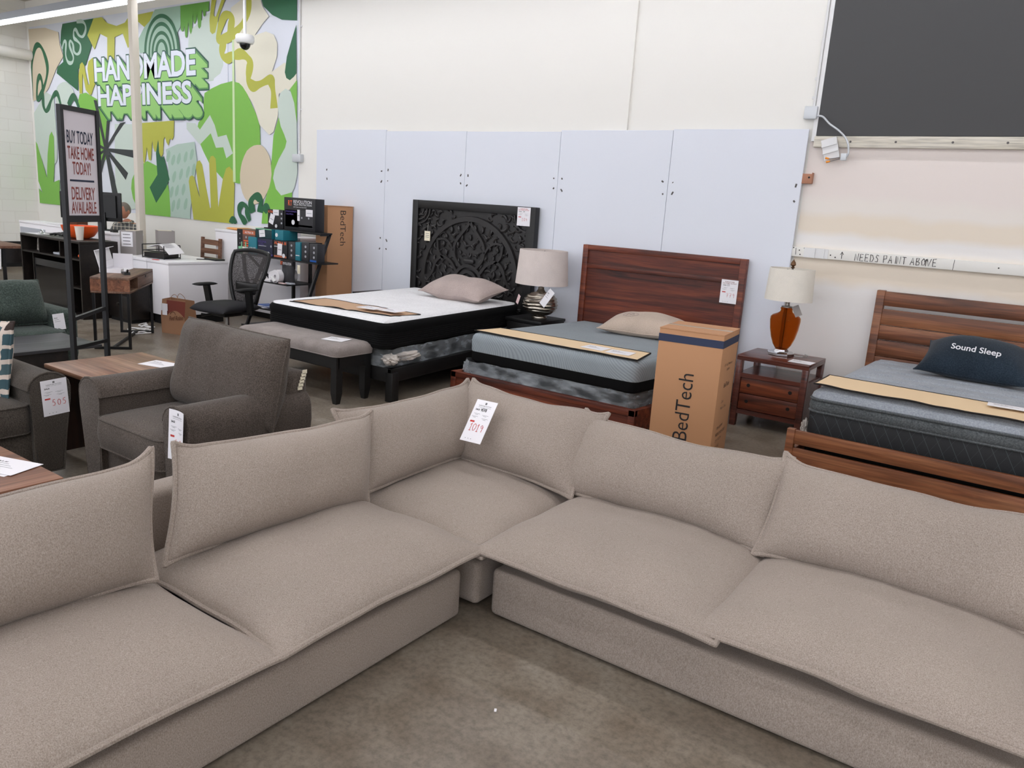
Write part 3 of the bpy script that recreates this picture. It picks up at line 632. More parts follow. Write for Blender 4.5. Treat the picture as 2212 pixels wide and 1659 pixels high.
for z, d in ((-.02,.012),(.035,.012)): box(bm, -.062, .062, -.006-d, -.004, z-.012, z+.004)
bm.transform(M.Translation((-1.765, WY-.058, 2.298)) @ M.Rotation(radians(-17), 4, 'Y'))
single('hanging_bracket', bm, 'white_metal', 'small white ribbed bracket screwed askew on the upper bare batten', 'bracket', (-1.765, WY-.055, 2.21))
bm = BM(); box(bm, -1.965, -1.885, WY-.05, WY, 2.015, 2.095, bev=.003); cyl(bm, (-1.905, WY-.051, 2.065), (-1.905, WY-.049, 2.065), .009, n=6, mi=1); box(bm, -1.885, -1.881, WY-.05, WY, 2.02, 2.105)
single('timber_block', bm, ['block_brown', 'ink'], 'small brown timber block at the right edge of the pale panels', 'wood block', (-1.925, WY-.02, 2.015))
def jbox(x0, x1, z0, z1, label):
    bm = BM(); box(bm, x0, x1, WY-.06, WY, z0, z1, bev=.006); cyl(bm, ((x0+x1)/2, WY-.062, z0+.02), ((x0+x1)/2, WY-.059, z0+.02), .005, n=8)
    return single('junction_box', bm, 'galv', label, 'electrical box', ((x0+x1)/2, WY-.03, z0))
jbox(-2.02, -1.915, 2.535, 2.637, 'square metal junction box with a loose cable beside the charcoal board')
jbox(-8.52, -8.36, 2.05, 2.15, 'white junction box at the right edge of the mural')
bm = BM(); tube(bm, [(-8.43, WY-.015, 2.15), (-8.43, WY-.015, CH)], .012, 8); box(bm, -8.46, -8.40, WY-.012, WY, 3.7, 3.72); box(bm, -8.46, -8.40, WY-.012, WY, 2.7, 2.72)
single('conduit', bm, 'white_metal', 'thin white conduit running up the wall at the mural edge', 'conduit', (-8.43, WY-.01, 2.15))
bm = BM(); tube(bm, [(-1.955, WY-.02, 2.637), (-1.955, WY-.02, CH)], .012, 8)
for z in (2.7, 2.85): box(bm, -1.985, -1.925, WY-.01, WY, z, z+.02)
single('conduit', bm, 'white_metal', 'thin white conduit rising from the junction box beside the charcoal board', 'conduit', (-1.955, WY-.01, 2.637))
bm = BM(); tube(bm, [q for q in crom([(-1.918,WY-.04,2.56),(-1.86,WY-.07,2.55),(-1.79,WY-.09,2.49),(-1.70,WY-.1,2.43),(-1.635,WY-.1,2.36),(-1.61,WY-.1,2.27),(-1.625,WY-.09,2.225)], 6, False)], .008, 8)
r = single('armored_cable', bm, 'galv', 'loose grey armored cable dangling from the junction box over the batten', 'cable', (-1.75, WY-.05, 2.22))
bm = BM(); box(bm, -1.665, -1.62, WY-.11, WY-.07, 2.205, 2.26, bev=.003); part('cable_clamp', bm, 'galv', r)
for q in ([(-1.66,WY-.09,2.23),(-1.76,WY-.09,2.215)], [(-1.66,WY-.09,2.22),(-1.75,WY-.09,2.195)]): bm = BM(); tube(bm, q, .003, 6); part('wire', bm, 'ink_grey', r)
for q in (((-1.755,WY-.09,2.216), (-1.785,WY-.09,2.222)), ((-1.745,WY-.09,2.196), (-1.775,WY-.09,2.19))): bm = BM(); cyl(bm, *q, .006, .009); part('wire_nut', bm, 'plug_orange', r)

# white column, camera on a drop pole, wall pipe
bm = BM(); box(bm, -10.385, -10.295, 5.85, 5.94, 0, CH, bev=.006); struct('trim_5', bm, 'pole_paint').name = 'column_1'
bpy.data.objects['column_1'].pop('kind'); o = bpy.data.objects['column_1']; o.name = 'support_column'; o['label'] = 'slim cream painted square column standing in front of the mural'; o['category'] = 'column'
bm = BM(); lathe(bm, [(.02,.07),(.10,.07),(.115,.05),(.115,.0),(.10,-.03),(.07,-.035),(.07,-.03)], 24, (-9.0, 6.6, 3.49)); tube(bm, [(-9.0,6.6,3.55),(-9.0,6.6,CH)], .02, 10)
r = single('dome_camera', bm, 'white_plastic', 'white security dome camera hanging on a thin drop pole before the mural', 'camera', (-9.0, 6.6, 3.40))
bm = BM(); ball(bm, (-9.0, 6.6, 3.455), .068, .068, .075); part('lens_dome', bm, 'black_gloss', r)
bm = BM(); tube(bm, [(XL+.12,-5,3.72),(XL+.12,WY-.02,3.72)], .09, 14)
for yy in (4.8, 6.9): lathe(bm, [(.11,-.03),(.11,.03)], 14); 
for v in [v for v in bm.verts if abs(v.co.x) < .2]: bm.verts.remove(v)
single('wall_pipe', bm, 'white_paint', 'white pipe running along the top of the white block wall', 'pipe', (XL+.12, 0, 3.63))

# lights: rows of long strip fixtures hung below the ceiling -----------------------
def strip(x0, x1, y, z, label, power, grp='ceiling strip lights'):
    t = thing('strip_light', label, 'ceiling light', ((x0+x1)/2, y, z), 0, grp)
    b = BM(); prism(b, [(y-.09,z+.015),(y-.06,z+.13),(y+.06,z+.13),(y+.09,z+.015)], x0, x1, 'yz'); part('housing', b, 'housing', t)
    b = BM()
    x = x0+.6
    while x < x1:
        tube(b, [(x,y,z+.13),(x,y,CH)], .006, 6); x += 2.4
    part('hanger', b, 'white_metal', t)
    m = MAT['led_%g' % power] if 'led_%g' % power in MAT else plain('led_%g' % power, (250,250,255), .5, emit=power)
    b = BM(); box(b, x0, x1, y-.055, y+.055, z-.012, z+.014, bev=.005); part('diffuser', b, 'led_%g' % power, t)
strip(-15.4, 6.2, 6.14, 4.0, 'bright strip light hung along the back wall above the mural', LIGHT_A)
strip(-15.4, -12.95, 5.3, 4.02, 'short bright light fitting at the far left of the ceiling', LIGHT_A)
for yy, nm in ((3.4, 'long strip light above the beds, second row from the back wall'), (.9, 'long strip light above the sectional sofa, third row from the back wall'), (-1.6, 'long strip light behind the viewpoint, fourth row from the back wall'), (-4.1, 'long strip light by the front wall, fifth row from the back wall')):
    strip(-15.4, 6.2, yy, 4.0, nm, LIGHT_B)
w = bpy.data.worlds.new('World'); SC.world = w; w.use_nodes = True; w.node_tree.nodes['Background'].inputs[0].default_value = (.9,.95,1,1); w.node_tree.nodes['Background'].inputs[1].default_value = .3
# ------------------------------------------------------------------ price tags
def price_tag(o, x, y, w, h, label, now='', was='', head='ink', curl=0, rw=.0026, grp=None, fold=0):
    """card standing on frame origin o (top left corner), x along its top, y up"""
    T = frame(o, x, y); t = thing('price_tag', label, 'price tag', o, 0, grp)
    def C(b):
        for v in b.verts:
            if curl: v.co.z += curl*((v.co.x/w-.5)**2*4-1)*.5 + fold*max(0, -v.co.y/h-.0)**2
            elif fold: v.co.z += fold*(max(0, 1+v.co.y/h))**2
        b.transform(T); return b
    b = BM(); nx = 10
    for i in range(nx):
        for j in range(8): box(b, w*i/nx, w*(i+1)/nx, -h*(j+1)/8, -h*j/8, -.0009, 0)
    bmesh.ops.remove_doubles(b, verts=b.verts, dist=1e-6); part('card', C(b), 'paper', t)
    b = BM(); mats = ['ink', 'ink_grey', 'ink_red', head]; e = .0008
    def tx(s, cx, cy, tw, th, mi, bold=0): add(b, text_bm(s, tw, th, bold), M.Translation((cx*w, -cy*h, e)), mi)
    if head == 'ink': 
        box(b, .46*w, .54*w, -.10*h, -.05*h, e-.0003, e, mi=1); tx('FURNITURE FACTORY', .5, .135, .6*w, .026*h, 0); tx('OUTLET', .5, .172, .22*w, .016*h, 1)
        box(b, .2*w, .37*w, -.174*h, -.170*h, e-.0003, e, mi=1); box(b, .63*w, .8*w, -.174*h, -.170*h, e-.0003, e, mi=1)
    else: tx('FURNITURE', .5, .09, .55*w, .045*h, 3, .01); tx('FACTORY OUTLET', .5, .155, .82*w, .045*h, 3, .01)
    tx('SALE', .22, .235, .2*w, .042*h, 0, .03)
    for cx, cy in ((.27,.33),(.68,.345),(.22,.40),(.72,.425)):
        box(b, (cx-.15)*w, (cx+.15)*w, -(cy+.005)*h, -cy*h, e-.0003, e, mi=1); box(b, (cx-.08)*w, (cx+.06)*w, -(cy+.028)*h, -(cy+.022)*h, e-.0003, e, mi=1)
    box(b, .1*w, .31*w, -.545*h, -.505*h, e-.0003, e, mi=2)
    if was: strokes(b, was, M.Translation((.37*w, -.265*h, 0)), .075*h, .95*w/h*1.0, rw*.5, 0)
    if now: strokes(b, now, M.Translation((.36*w if len(now) < 4 else .16*w, -.74*h, 0)), .17*h, 1.0*w/h if len(now) > 3 else .8, rw*.55, 2)
    tx('-  -  -', .35, .93, .3*w, .012*h, 1)
    part('printing', C(b), mats, t); return t
def sheet(o, x, y, w, h, label, grp=None, mat='paper', name='paper_sheet', cat='paper', lines=4):
    T = frame(o, x, y); b = BM(); box(b, 0, w, 0, h, 0, .0012); b.transform(T)
    t = thing(name, label, cat, o, 0, grp); part('card', b, mat, t)
    b = BM()
    add(b, text_bm('SALE', w*.3, h*.07, .03), M.Translation((w*.25, h*.74, .0016)), 0)
    for k in range(lines): box(b, w*.12, w*(.5+.35*((k*37) % 3)/3), h*(.62-.11*k), h*(.635-.11*k), .0013, .0016)
    b.transform(T); part('printing', b, ['ink_grey'], t); return t

# ------------------------------------------------------------------ sectional sofa
def lying(w, d, c, z, rz=0, up=.115, dn=.085, seed=0, welt=.0105, **k):
    b = pillow(w, d, up, dn, 46, 34, 3.0, .62, .045, welt, .010, seed, **k); b.transform(M.Translation((c[0], c[1], z)) @ M.Rotation(rz, 4, 'Z')); return b
def leaning(w, p0, p1, thick, seed=0, welt=.0105, along=None, front=None, **k):
    """back cushion whose seam plane runs from bottom centre p0 to top centre p1"""
    p0, p1 = V(p0), V(p1); up = p1-p0; h = up.length; x = V(along).normalized()
    kk = dict(pinch=.07, wr=.014, freq=4.2, p=2.6, q=.6); kk.update(k)
    b = pillow(w, h, thick*.55, thick*.45, 48, 30, welt=welt, seed=seed, **kk)
    b.transform(frame((p0+p1)/2, x, up)); return b
zs = .305
sofaL = thing('sofa_section', 'left straight section of the greige sectional sofa, two seats wide', 'sofa', (-2.24, 1.3, 0), 0, 'greige sectional sofa')
b = BM(); box(b, -2.70, -1.77, .31, 2.31, .012, .216, bev=.022, seg=3); part('base', b, 'greige', sofaL)
b = BM(); box(b, -2.72, -2.585, .31, 2.31, .2, .55, bev=.03, seg=3); part('back_frame', b, 'greige', sofaL)
part('seat_cushion', lying(.90, 1.03, (-2.145, 1.863), zs, seed=1), 'greige', sofaL)
part('seat_cushion', lying(.90, 1.03, (-2.145, .845), zs, seed=2), 'greige', sofaL)
part('back_cushion', leaning(.96, (-2.315,1.895,.375), (-2.435,1.90,.728), .25, 3, along=(0,1,-.055), ears=.025, skew=.11), 'greige', sofaL)
part('back_cushion', leaning(1.0, (-2.255,.835,.40), (-2.41,.84,.745), .24, 4, along=(0,1,0), ears=.035, skew=.10), 'greige', sofaL)
for x in (-2.62,-1.9):
    for y in (.45,2.15): b = BM(); box(b, x-.02, x+.02, y-.02, y+.02, 0, .014); part('foot', b, 'rubber', sofaL)
sofaR = thing('sofa_section', 'right straight section of the greige sectional sofa, facing the viewer', 'sofa', (-.7, 2.88, 0), 0, 'greige sectional sofa')
b = BM(); box(b, -1.69, .31, 2.40, 3.34, .012, .216, bev=.022, seg=3); part('base', b, 'greige', sofaR)
b = BM(); box(b, -1.69, .31, 3.235, 3.37, .2, .55, bev=.03, seg=3); part('back_frame', b, 'greige', sofaR)
part('seat_cushion', lying(1.03, .90, (-1.232, 2.765), zs, seed=5), 'greige', sofaR)
part('seat_cushion', lying(1.06, .90, (-.30, 2.785), zs+.004, seed=6), 'greige', sofaR)
part('back_cushion', leaning(1.0, (-1.265,2.985,.38), (-1.29,3.205,.70), .22, 7, along=(1,-.02,0), ears=.025), 'greige', sofaR)
part('back_cushion', leaning(1.05, (-.285,2.955,.38), (-.29,3.185,.715), .23, 8, along=(1,-.01,0), ears=.035), 'greige', sofaR)
for x in (-1.6,.2):
    for y in (2.52,3.25): b = BM(); box(b, x-.02, x+.02, y-.02, y+.02, 0, .014); part('foot', b, 'rubber', sofaR)
sofaC = thing('sofa_section', 'square corner section of the greige sectional sofa with two back cushions', 'sofa', (-2.24, 2.88, 0), 0, 'greige sectional sofa')
b = BM(); box(b, -2.70, -1.755, 2.395, 3.34, .02, .216, bev=.028, seg=3); part('base', b, 'greige', sofaC)
b = BM(); box(b, -2.72, -2.585, 2.36, 3.37, .2, .55, bev=.03, seg=3); box(b, -2.59, -1.74, 3.235, 3.37, .2, .55, bev=.03, seg=3); part('back_frame', b, 'greige', sofaC)
part('seat_cushion', lying(.93, .93, (-2.155, 2.79), zs-.012, seed=9, up=.10), 'greige', sofaC)
part('back_cushion', leaning(.97, (-2.355,2.80,.38), (-2.545,2.795,.705), .20, 10, along=(0,1,0), ears=.02), 'greige', sofaC)
part('back_cushion', leaning(.86, (-2.07,2.985,.38), (-2.10,3.235,.715), .20, 11, along=(1,-.06,0), ears=.022), 'greige', sofaC)
for x in (-2.6,-1.9):
    for y in (2.55,3.25): b = BM(); box(b, x-.02, x+.02, y-.02, y+.02, 0, .022); part('foot', b, 'rubber', sofaC)
price_tag((-2.264, 2.998, .719), (1,.016,.02), (-.035,.137,.183), .124, .225, 'white price tag reading 1019 pinned on the corner cushion of the sectional', '1019', '4078')

# ------------------------------------------------------------------ armchair and loveseat (rolled flared arms)
def arm_profile(w, z0, z1, flare):
    """cross-section of a padded arm: x outward, z up"""
    p = [(0,z0),(0,z1-.09)]
    for k in range(9):
        a = pi-pi*k/8; p.append((w*.46+w*.50*cos(a)*1.12, z1-.09+.09*sin(a)))
    p += [(w*1.0,z1-.16),(w*.98-flare*.5,z0+.2),(w-flare,z0)]
    return p
def build_arm(root, mat, y0, y1, xin, sgn, z0, z1, w, flare):
    b = BM(); prof = [(xin+sgn*q[0], q[1]) for q in arm_profile(w, z0, z1, flare)]
    prism(b, prof, y0, y1, 'xz'); bmesh.ops.bevel(b, geom=[e for e in b.edges if abs(e.verts[0].co.y-e.verts[1].co.y) < 1e-6], offset=.014, segments=3, profile=.6, affect='EDGES')
    a = part('arm', b, mat, root)
    b = BM(); tube(b, [(x, y0+.006, z) for x, z in [(xin+sgn*q[0], q[1]) for q in arm_profile(w+.002, z0, z1+.002, flare)]], .006, 6, True); part('piping', b, mat, a)
# armchair faces -Y ; local frame built directly in world
ac = thing('armchair', 'dark taupe fabric armchair with a loose back cushion behind the sectional', 'armchair', (-3.66, 2.45, 0))
b = BM(); box(b, -4.0, -3.33, 2.03, 2.68, .08, .30, bev=.02, seg=3); part('base', b, 'taupe', ac)
build_arm(ac, 'taupe', 1.99, 2.72, -3.965, -1, .08, .645, .19, .05)
build_arm(ac, 'taupe', 1.99, 2.72, -3.355, 1, .08, .645, .19, .05)
b = BM(); box(b, -4.03, -3.20, 2.57, 2.73, .10, .74, bev=.04, seg=3); part('back_frame', b, 'taupe', ac)
b = boxcush(-3.96, -3.36, 1.97, 2.52, .305, .455, .05, .03, seed=2); part('seat_cushion', b, 'taupe', ac)
b = BM(); bb = leaning(.87, (-3.575,2.45,.46), (-3.575,2.55,.93), .23, 13, welt=.006, along=(1,0,0), p=5, q=.55, pinch=.015, wr=.018); add(b, bb); part('back_cushion', b, 'taupe', ac)
for x in (-4.0,-3.3):
    for y in (2.07,2.8): b = BM(); box(b, x-.03, x+.03, y-.03, y+.03, 0, .09, bev=.005); part('leg', b, 'espresso', ac)
price_tag((-3.285, 1.975, .64), (1,-.05,0), (0,.06,1), .125, .24, 'curled white price tag hanging from the armchair front arm', '49', '', curl=.02, rw=.0022)
b = BM(); 
for k in range(6): box(b, -3.196, -3.193, 2.68-.006*k, 2.71-.006*k, .64+.017*(5-k), .66+.017*(5-k))
single('hang_tag', b, 'paper_cream', 'thin cream tag strip hanging on the back corner of the armchair', 'tag')
# loveseat faces +X
lv = thing('loveseat', 'olive taupe loveseat with a rolled arm at the left edge of the picture', 'sofa', (-4.85, 1.2, 0))
b = BM(); box(b, -5.25, -4.40, .4, 1.86, .10, .30, bev=.02, seg=3); part('base', b, 'taupe_olive', lv)
def arm_x(root, mat, x0, x1, yin, sgn, z0, z1, w, flare):
    b = BM(); P = [(yin+sgn*q[0], q[1]) for q in arm_profile(w, z0, z1, flare)]; prism(b, P, x0, x1, 'yz')
    bmesh.ops.bevel(b, geom=[e for e in b.edges if abs(e.verts[0].co.x-e.verts[1].co.x) < 1e-6], offset=.014, segments=3, profile=.6, affect='EDGES'); a = part('arm', b, mat, root)
    b = BM(); tube(b, [(x1-.004, yin+sgn*q[0], q[1]) for q in arm_profile(w+.002, z0, z1+.002, flare)], .006, 6, True); part('piping', b, mat, a)
arm_x(lv, 'taupe_olive', -5.28, -4.36, 1.845, 1, .07, .625, .19, .05)
arm_x(lv, 'taupe_olive', -5.28, -4.36, .405, -1, .07, .625, .19, .05)
b = BM(); box(b, -5.40, -5.22, .3, 1.98, .1, .74, bev=.05, seg=3); part('back_frame', b, 'taupe_olive', lv)
for yc, sd in ((1.485, 21), (.765, 22)):
    b = boxcush(-5.2, -4.375, yc-.358, yc+.358, .305, .455, .05, .03, seed=sd); part('seat_cushion', b, 'taupe_olive', lv)
    part('back_cushion', leaning(.70, (-5.10,yc,.46), (-5.19,yc,.92), .22, sd+5, along=(0,1,0), p=5, q=.55, pinch=.015), 'taupe_olive', lv)
for x in (-5.25,-4.42):
    for y in (.35,1.9): b = BM(); box(b, x-.03, x+.03, y-.03, y+.03, 0, .10, bev=.005); part('leg', b, 'espresso', lv)
t = price_tag((-4.352, 1.885, .585), (0,1,.06), (.03,-.06,1), .135, .20, 'white price tag reading 505 on the loveseat arm front', '505', '')
b = leaning(.44, (-4.74,1.765,.455), (-4.76,1.83,.885), .15, 31, welt=.006, along=(1,.12,0), pinch=.10); 
single('throw_pillow', b, 'patchwork', 'cream throw pillow with teal and rust blocks against the loveseat arm', 'pillow', (-4.75, 1.82, .44))
# green loveseat further back, faces +X
gs = thing('loveseat', 'dark sea green loveseat behind the low black coffee table', 'sofa', (-7.4, 2.4, 0))
b = BM(); box(b, -7.85, -6.98, 1.2, 3.22, .06, .23, bev=.03, seg=3); part('base', b, 'sea_green', gs)
b = BM(); box(b, -7.9, -7.05, 3.2, 3.42, .06, .53, bev=.07, seg=4); part('arm', b, 'sea_green', gs)
b = BM(); box(b, -7.9, -7.05, 1.0, 1.22, .06, .53, bev=.07, seg=4); part('arm', b, 'sea_green', gs)
b = BM(); box(b, -8.0, -7.62, 1.05, 3.38, .06, .66, bev=.06, seg=3); part('back_frame', b, 'sea_green', gs)
for yc in (2.72, 1.7):
    b = boxcush(-7.8, -6.86 if yc > 2 else -6.86, yc-.51, yc+.51, .23, .37, .09, .03, .03, seed=41+int(yc)); part('seat_cushion', b, 'sea_green', gs)
    part('back_cushion', leaning(.98, (-7.17,yc-.0,.41), (-7.33,yc-.0,.76), .32, 44+int(yc), along=(0,1,0), p=4, q=.5, pinch=.02), 'sea_green', gs)
sheet((-7.04, 3.20, .36), (.15,1,.1), (-.05,-.1,1), .09, .14, 'small white tag hanging on the green loveseat arm', name='hang_tag', cat='tag', lines=2)

# ------------------------------------------------------------------ tables
tb = thing('end_table', 'light topped wooden end table between loveseat and armchair', 'table', (-4.71, 2.5, 0))
b = BM(); box(b, -4.99, -4.45, 2.19, 2.82, .512, .54, bev=.005); part('tabletop', b, 'table_wood', tb)
for x in (-4.90, -4.54):
    b = BM(); prism(b, [(2.27,.0),(2.40,.0),(2.33,.512),(2.20,.512)] if 0 else [(2.22,0),(2.40,0),(2.44,.512),(2.24,.512)], x-.03, x+.03, 'yz'); part('leg', b, 'table_dark', tb)
    b = BM(); prism(b, [(2.61,0),(2.79,0),(2.77,.512),(2.57,.512)], x-.03, x+.03, 'yz'); part('leg', b, 'table_dark', tb)
b = BM(); bar(b, (-4.90,2.5,.08), (-4.54,2.5,.08), .03, .05); part('stretcher', b, 'black_metal', tb)
sheet((-4.66, 2.60, .541), (1,.25,0), (-.25,1,0), .21, .15, 'white price sheet lying on the end table', lines=3)
tb = thing('coffee_table', 'brown wooden coffee table at the left edge in front of the loveseat', 'table', (-3.6, .95, 0))
b = BM(); box(b, -3.98, -3.215, .35, 1.46, .415, .45, bev=.006); part('tabletop', b, 'table_wood_y', tb)
for x in (-3.85,-3.35):
    for y in (.5,1.32): b = BM(); box(b, x-.05, x+.05, y-.05, y+.05, 0, .415, bev=.006); part('leg', b, 'table_dark', tb)
for k, (dx, lab) in enumerate(((0, 'lower white paper sheet on the coffee table at left'), (.012, 'upper white paper sheet of the pair on the coffee table'))):
    sheet((-3.60+dx, 1.22+.02*k, .4505+.003*k), (1,.35,0), (-.35,1,0), .24, .16, lab, 'paper sheets on the coffee table', lines=3)
tb = thing('coffee_table', 'low black coffee table with a weathered grey top beyond the loveseat', 'table', (-6.37, 2.1, 0))
b = BM(); box(b, -6.70, -6.06, 1.5, 3.10, .375, .40, bev=.004); part('tabletop', b, 'grey_wood', tb)
b = BM(); box(b, -6.66, -6.10, 1.6, 2.86, 0, .375, bev=.004); part('base', b, 'espresso', tb)
tb = thing('side_table', 'rustic brown side table on black legs at the far left', 'table', (-13.3, 5.4, 0))
b = BM(); box(b, -14.2, -12.98, 5.22, 5.62, .56, .60, bev=.004); part('tabletop', b, 'brown_slat', tb)
b = BM(); box(b, -14.1, -13.05, 5.27, 5.57, .34, .56); part('drawer_box', b, 'espresso', tb)
for x in (-14.1,-13.05):
    for y in (5.27,5.57): b = BM(); bar(b, (x,y,0), (x,y,.56), .04, .04); part('leg', b, 'black_metal', tb)
sheet((-13.15, 5.217, .26), (1,-.2,0), (0,.05,1), .24, .30, 'white price card hanging on the rustic side table at far left', name='price_tag', cat='price tag', lines=2)
# ------------------------------------------------------------------ beds
def shear(bm, k, y0):
    for v in bm.verts: v.co.x += k*(v.co.y-y0)
    return bm
def rrect(x0, x1, y0, y1, r, n=6):
    p = []
    for cx, cy, a0 in ((x1-r,y1-r,0),(x0+r,y1-r,90),(x0+r,y0+r,180),(x1-r,y0+r,270)):
        for k in range(n+1): a = radians(a0+90*k/n); p.append((cx+r*cos(a), cy+r*sin(a)))
    return p
def layers(x0, x1, y0, y1, R, lv, cap=(1,1), wav=0):
    """rounded rectangle lofted through (z, inset) levels"""
    bm = BM(); rings = []
    for z, i in lv:
        P = rrect(x0+i, x1-i, y0+i, y1-i, max(.005, R-i*.6)); ring = []
        Q = []
        for a, b in zip(P, P[1:]+P[:1]):
            L = math.hypot(b[0]-a[0], b[1]-a[1]); n = max(1, int(L/.06)); Q += [(a[0]+(b[0]-a[0])*t/n, a[1]+(b[1]-a[1])*t/n) for t in range(n)]
        rings.append(Q)
    N = max(len(q) for q in rings); base = rings[0]
    V_ = []
    for (z, i), Q in zip(lv, rings):
        Q = Q if len(Q) == N else [Q[int(k*len(Q)/N)] for k in range(N)]
        V_.append([bm.verts.new((x, y, z+(noise.noise(V((x*5,y*5,z*3)))*wav if wav else 0))) for x, y in Q])
    for A, B in zip(V_, V_[1:]):
        for k in range(N): bm.faces.new((A[k], A[(k+1) % N], B[(k+1) % N], B[k]))
    if cap[0]: bm.faces.new(V_[0][::-1])
    if cap[1]: bm.faces.new(V_[-1])
    return bm
def quilt(x0, x1, y0, y1, z, h, sp=0, dep=0, R=.06, nx=70, ny=80, seed=0, edge=.10):
    bm = BM(); g = {}
    for i in range(nx+1):
        for j in range(ny+1):
            x = x0+(x1-x0)*i/nx; y = y0+(y1-y0)*j/ny
            e = min(x-x0, x1-x, y-y0, y1-y); t = min(1, e/edge); zz = z+h*math.sqrt(max(0, 1-(1-t)**2))+noise.noise(V((x*3,y*3,seed)))*.006*t
            if sp:
                a = ((y-y0)/sp); row = round(a); b = (x-x0)/sp-.5*(row % 2); d = math.hypot((b-round(b))*sp*.5, (a-row)*sp*1.2); zz -= dep*math.exp(-(d/.028)**2)*t
            cx = min(max(x, x0+R), x1-R); cy = min(max(y, y0+R), y1-R); dx, dy = x-cx, y-cy; L = math.hypot(dx, dy)
            if L > R: x, y = cx+dx*R/L, cy+dy*R/L
            g[i,j] = bm.verts.new((x, y, zz))
    for i in range(nx):
        for j in range(ny): bm.faces.new((g[i,j], g[i+1,j], g[i+1,j+1], g[i,j+1]))
    return bm
def pipe_ring(x0, x1, y0, y1, R, z, r=.008):
    bm = BM(); tube(bm, [(a, b, z) for a, b in rrect(x0, x1, y0, y1, R)], r, 6, True); return bm
def pad(name, c, z, label, mat, wave=.012, seed=0, tn=.004, lift=0, fx=8):
    """flat foot protector: four corners front left, front right, back right, back left"""
    b = BM(); nx, ny = 40, 10; T = {}; Bt = {}
    c = [V((q[0], q[1], 0)) for q in c]
    for i in range(nx+1):
        for j in range(ny+1):
            u, v = i/nx, j/ny; p = (c[0]*(1-u)+c[1]*u)*(1-v)+(c[3]*(1-u)+c[2]*u)*v
            zz = z+abs(noise.noise(V((p.x*fx*.5, p.y*2, seed))))*wave*(1-v*.6)+lift*(1-v)**2*(1 if seed % 2 == 0 else sin(u*3))
            T[i,j] = b.verts.new((p.x, p.y, zz+tn)); Bt[i,j] = b.verts.new((p.x, p.y, zz))
    for i in range(nx):
        for j in range(ny):
            b.faces.new((T[i,j], T[i+1,j], T[i+1,j+1], T[i,j+1])); b.faces.new((Bt[i,j], Bt[i,j+1], Bt[i+1,j+1], Bt[i+1,j]))
    ring = [(i,0) for i in range(nx)]+[(nx,j) for j in range(ny)]+[(i,ny) for i in range(nx,0,-1)]+[(0,j) for j in range(ny,0,-1)]
    pts = [(T[k].co+Bt[k].co)/2 for k in ring]
    for a, k in zip(ring, ring[1:]+ring[:1]): b.faces.new((T[a], T[k], Bt[k], Bt[a]))
    o = single(name, b, mat, label, 'mattress pad', tuple(c[0])[:2]+(z,))
    b = BM(); tube(b, pts, .006, 6, True); part('binding', b, 'pad_edge', o)
    return o
def crumple(c, s, mat, seed, name='plastic_bunch', sub=4):
    b = BM(); bmesh.ops.create_icosphere(b, subdivisions=sub, radius=1)
    for v in b.verts:
        n = v.co.copy(); k = 1+.45*noise.noise(n*2.2+V((seed,0,0)))+.25*noise.noise(n*5+V((0,seed,0)))
        v.co = V((c[0]+n.x*s[0]*k, c[1]+n.y*s[1]*k, c[2]+n.z*s[2]*k))
    return b
def film_wrap(x0, x1, y0, y1, z0, z1, seed, amp=.02):
    b = layers(x0, x1, y0, y1, .04, [(z0+(z1-z0)*k/7, -.004) for k in range(8)], cap=(0,0))
    for v in b.verts:
        q = V((v.co.x*7, v.co.y*7, v.co.z*16+seed)); d = noise.noise(q)*amp+noise.noise(q*2.7)*amp*.5
        n = V((v.co.x-(x0+x1)/2, v.co.y-(y0+y1)/2, 0)); n.x /= (x1-x0); n.y /= (y1-y0)
        n = V((1 if n.x > 0 else -1, 0, 0)) if abs(n.x) > abs(n.y) else V((0, 1 if n.y > 0 else -1, 0)); v.co += n*(abs(d)+.002); v.co.z += d*.5
    return b
# --- bed 1 : carved black headboard
k1, f1 = -.10, 4.62
bed = thing('bed_frame', 'black bed frame with tall intricately carved headboard', 'bed', (-5.3, 5.8, 0), 0)
hx0, hx1, hz = -6.285, -4.575, 1.672; hc = (hx0+hx1)/2; fy = 6.865; dy = .05
hb = BM(); box(hb, hx0, hx0+.085, fy, fy+dy+.03, 0, hz, bev=.004); box(hb, hx1-.105, hx1, fy, fy+dy+.03, 0, hz, bev=.004); box(hb, hx0+.085, hx1-.105, fy+.003, fy+dy, hz-.09, hz, bev=.004); box(hb, hx0+.085, hx1-.105, fy+.003, fy+dy, .3, .42, bev=.004)
hbo = part('headboard', hb, 'black_wood', bed)
def ribbon(bm, pts, w, y0, y1):
    P = [V((a, 0, c)) for a, c in pts]; A = []
    for i in range(len(P)):
        d = (P[min(i+1,len(P)-1)]-P[max(i-1,0)]).normalized(); n = V((-d.z, 0, d.x))*w/2
        A.append([bm.verts.new((q.x, yy, q.z)) for q, yy in ((P[i]+n, y1), (P[i]+n*.8, y0), (P[i]-n*.8, y0), (P[i]-n, y1))])
    for a, b in zip(A, A[1:]):
        for k in range(3): bm.faces.new((a[k], b[k], b[k+1], a[k+1]))
    for q in (A[0], A[-1]): bm.faces.new(q)
cp = BM(); py0, py1 = fy+.012, fy+.042
box(cp, hx0+.08, hx1-.1, py1-.004, py1+.004, .4, hz-.085)
zc = .80; xc = hc-.005
arcs = [[(xc+.66*cos(a), zc+.04+.66*sin(a)*1.0) for a in [pi*i/40 for i in range(41)]]]
for r in (.19,.125,.065): arcs.append([(xc+r*cos(a), zc+r*sin(a)) for a in [2*pi*i/32 for i in range(33)]])
for i, pts in enumerate(arcs): ribbon(cp, pts, .066 if i == 0 else .045, py0-.008, py1)
